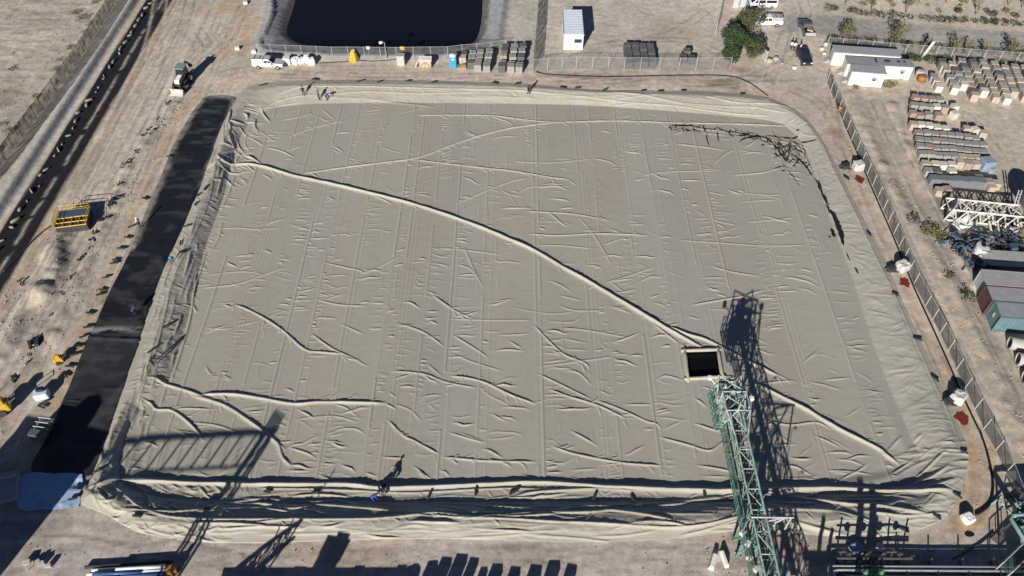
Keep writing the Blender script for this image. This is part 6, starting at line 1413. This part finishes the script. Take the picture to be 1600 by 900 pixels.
# ================================================================== PLANT AND MACHINERY SOUTH OF THE BASIN (they throw the long shadows)
def caster(px,py,h):
    """foot of something h metres tall whose top shades the ground at this spot"""
    p=G(px,py); L=h/math.tan(SUN_EL); return Vector((p.x-L*math.sin(SUN_AZ),p.y-L*math.cos(SUN_AZ),0))
def build_south():
    # gantry crane
    h=14; a=caster(408,690,h); b=caster(60,708,h); d=(b-a); t=thing('gantry_crane','green gantry crane standing south of the basin','gantry crane',a)
    u=d.normalized(); L=d.length+14; n_=Vector((-u.y,u.x,0))
    def P(s,o,z): return u*s+n_*o+Vector((0,0,z))
    q=MB()
    for z in(h,h-1.9): q.bar(P(-.5,0,z),P(L,0,z),.34 if z==h else .15)
    nn=int(L/1.55)
    for k in range(nn): s=k*L/nn; q.bar(P(s,0,h-1.9),P(s,0,h),.17); q.bar(P(s,0,h-1.9),P(s+L/nn,0,h),.04)
    q.build('bridge_girder',M_green,t)
    for s in(-.3,.0,.5,.75): q=MB(); q.bar(P(s,0,h),P(s*2.6,0,0),.22); q.build('leg',M_green,t)
    for s in(.1,.5,.9,-.3): q=MB(); q.bar(P(s,0,h-.3),P(s+.2,0,h+1.0+.3*s),.22); q.build('aerial',M_darksteel,t)
    q=MB(); 
    for k in range(9): z=k*h/9; q.bar(P(-.25-.03*k,0,h-z),P(.45+.05*k,0,h-z-h/9),.1)
    q.build('leg_bracing',M_green,t)
    for s in(9.5,11): q=MB(); q.bar(P(L-1,s-10,h),P(L-1,s-10,0),.4); q.build('leg',M_green,t)
    # luffing lattice jib
    h=7.5; tip=caster(468,820,h)+Vector((0,0,h)); b=caster(330,905,3.0)+Vector((0,0,1.0)); t=thing('crane_jib','lattice crane jib propped south of the west apron','crane jib',(b.x,b.y,0)); o=Vector((b.x,b.y,0)); ax=(tip-b); n=8
    cor=[]
    for (sy,sz) in((-.7,-.6),(.7,-.6),(.7,.6),(-.7,.6)): cor.append((Vector((-ax.y,ax.x,0)).normalized()*sy*1.1+Vector((0,0,sz*1.5))))
    q=MB(); pt=lambda k,c: b-o+ax*(k/n)+cor[c]*(1.25-.6*k/n)
    for c in range(4): q.bar(pt(0,c),pt(n,c),.2)
    for k in range(n):
        for c in range(4): q.bar(pt(k,c),pt(k+1,(c+1)%4),.11); q.bar(pt(k,c),pt(k,(c+1)%4),.1)
    q.build('jib_lattice',M_green,t)
    q=MB()
    for (k,l) in((n,2.2),(n-1,1.6),(n-2.4,1.8)): p=b-o+ax*(k/n); q.bar(p,p+Vector((0,0,l)),.1)
    q.bar(tip-o,Vector((ax.x*.55,ax.y*.55-1,0)),.14); q.build('mast_pole',M_darksteel,t)
    # silo with stepped head
    p=caster(533,835,8.5); t=thing('feed_silo','grey square feed silo on the south apron','silo',p,-.35); q=MB(); q.box((0,0,3.9),(2.1,2.1,7.8)); q.box((.3,0,8.1),(1.2,1.6,.9)); q.build('silo_body',M_lightgrey,t,bevel=.05); q=MB(); q.box((0,0,7.95),(2.3,2.3,.12)); q.build('top_deck',M_darksteel,t)
    # long low shed edge
    p0=caster(350,893,3.6); p1=caster(640,893,3.6); c=(p0+p1)/2; t=thing('low_shed','long low shed along the southern edge of the apron','shed',c,0); q=MB(); q.box((0,-1.5,1.8),((p1-p0).length,3,3.6)); q.build('wall',M_lightgrey,t); q=MB(); q.box((0,-1.5,3.66),((p1-p0).length+.3,3.3,.12)); q.build('roof',M_roofgrey,t); q=MB()
    for k in range(7): q.box((random.uniform(-9,9),-.3+random.uniform(-.5,.2),3.85),(random.uniform(.3,1.2),.5,random.uniform(.2,.5)))
    q.build('roof_clutter',M_darksteel,t)
    # row of upright tanks and bins
    lab=['first','second','third','fourth','fifth','sixth','seventh','eighth','ninth','tenth']
    for k,(px,py,w_,rd) in enumerate(((651,884,1.7,1),(677,881,1.25,0),(698,876,1.4,0),(722,871,1.5,0),(741,876,1.2,0),(757,889,.9,0),(778,886,1.4,0),(806,890,1.3,0),(838,888,1.5,0),(867,881,1.45,0),(894,886,1.3,0))):
        w_*=.74; h=3.3+.25*(k%3); p=caster(px,py,h); t=thing('upright_bin','%s upright bin counted from the west in the row south of the apron'%(lab+['eleventh'])[k],'bin',p,random.gauss(-.1,.12),'upright bins south of the apron'); q=MB()
        if rd: q.lathe((0,0,0),[(w_*.5,0),(w_*.5,h-.4),(w_*.4,h-.12),(w_*.15,h)],16)
        else: q.box((0,0,h/2),(w_,w_*.8,h))
        q.build('bin_body',M_block[5],t,bevel=.04); q=MB(); q.box((0,0,.1),(w_*1.1,w_,.16)); q.build('base_frame',M_darksteel,t)
    # tall hopper tower west, throws the shade over the tarpaulin and black sheet
    p=caster(62,668,11); t=thing('hopper_tower','tall dark hopper tower south west of the black sheet','tower',p,-.2); q=MB(); q.box((2.8,-1.2,5.5),(9.8,4,11)); q.build('tower_body',M_lightgrey,t); q=MB(); q.lathe((3.4,.9,0),[(1.7,0),(1.7,10.6),(1.55,11.6),(1.1,12.4),(.4,12.8)],18); q.build('round_tank',M_lightgrey,t,True)
    q=MB(); q.box((2.8,-1.2,11.06),(10.2,4.4,.12)); q.build('roof',M_roofgrey,t)
    # pipe bridge feeding the south east rack
    h=5.2; a=caster(1272,868,h); b=caster(1600,872,h); t=thing('pipe_bridge','elevated pipe bridge south of the south east apron','pipe bridge',a); d=b-a
    for k,z in enumerate((5.2,4.75,4.35)): q=MB(); q.tube([Vector((-1+.6*k,.0,z)),d+Vector((6,0,z))],.24,8); q.build('pipe',M_steel,t,True)
    q=MB()
    for k in range(7): p=d*(k/6); q.bar(p+Vector((0,0,0)),p+Vector((0,0,5.4)),.3); q.bar(p+Vector((0,-.8,5.0)),p+Vector((0,.8,5.0)),.2)
    q.build('bent',M_green,t); q=MB()
    for (s,l,w_) in((.02,2.2,.3),(.07,1.5,.25),(.2,3.2,.55),(.26,3.0,.6),(.28,2.2,.3),(.95,1.8,1.2)): p=d*s; q.box(p+Vector((0,0,5.2+l/2)),(w_,.3,l))
    q.build('vent_stack',M_darksteel,t)
    # machine house at the root of the boom
    t=thing('boom_tower','dark slewing tower carrying the green boom conveyor','tower',(22.5,10,0)); q=MB(); q.box((0,0,2),(4,4,4)); q.box((0,-1,5.4),(3,3,2.4)); q.build('tower_body',M_green,t); q=MB(); q.box((-3.2,0,2.5),(1.8,1.6,2)); q.build('cab',M_glass,t)
    # concrete plinth in the south west corner
    t=thing('concrete_plinth','pale concrete plinth in the far south west corner','plinth',G(6,765)); q=MB(); q.box((0,0,.3),(3,3.4,.6),.3); q.box((.3,1.2,.8),(1.4,.5,.5),.3); q.build('plinth_block',M_concrete,t,bevel=.04)
    for k in range(5):
        q=MB(); q.box((0,0,.25),(random.uniform(.4,.9),random.uniform(.3,.6),.5),random.random(),.2); o=q.build('rubble_block',M_concrete,loc=G(40+k*9+random.uniform(-4,4),885+random.uniform(-6,6)),bevel=.03); tag(o,'grey rubble block on the apron west of the pipe stack','rubble','rubble blocks west of the pipe stack')
# ================================================================== RUN
build_ground(); build_gravel(); build_pond(); build_cover(); build_black_liner()
build_vehicles(); build_people(); build_fences(); build_buildings(); build_blocks(); build_boom(); build_scrap(); build_small(); build_plants(); build_south()
bpy.context.view_layer.update()
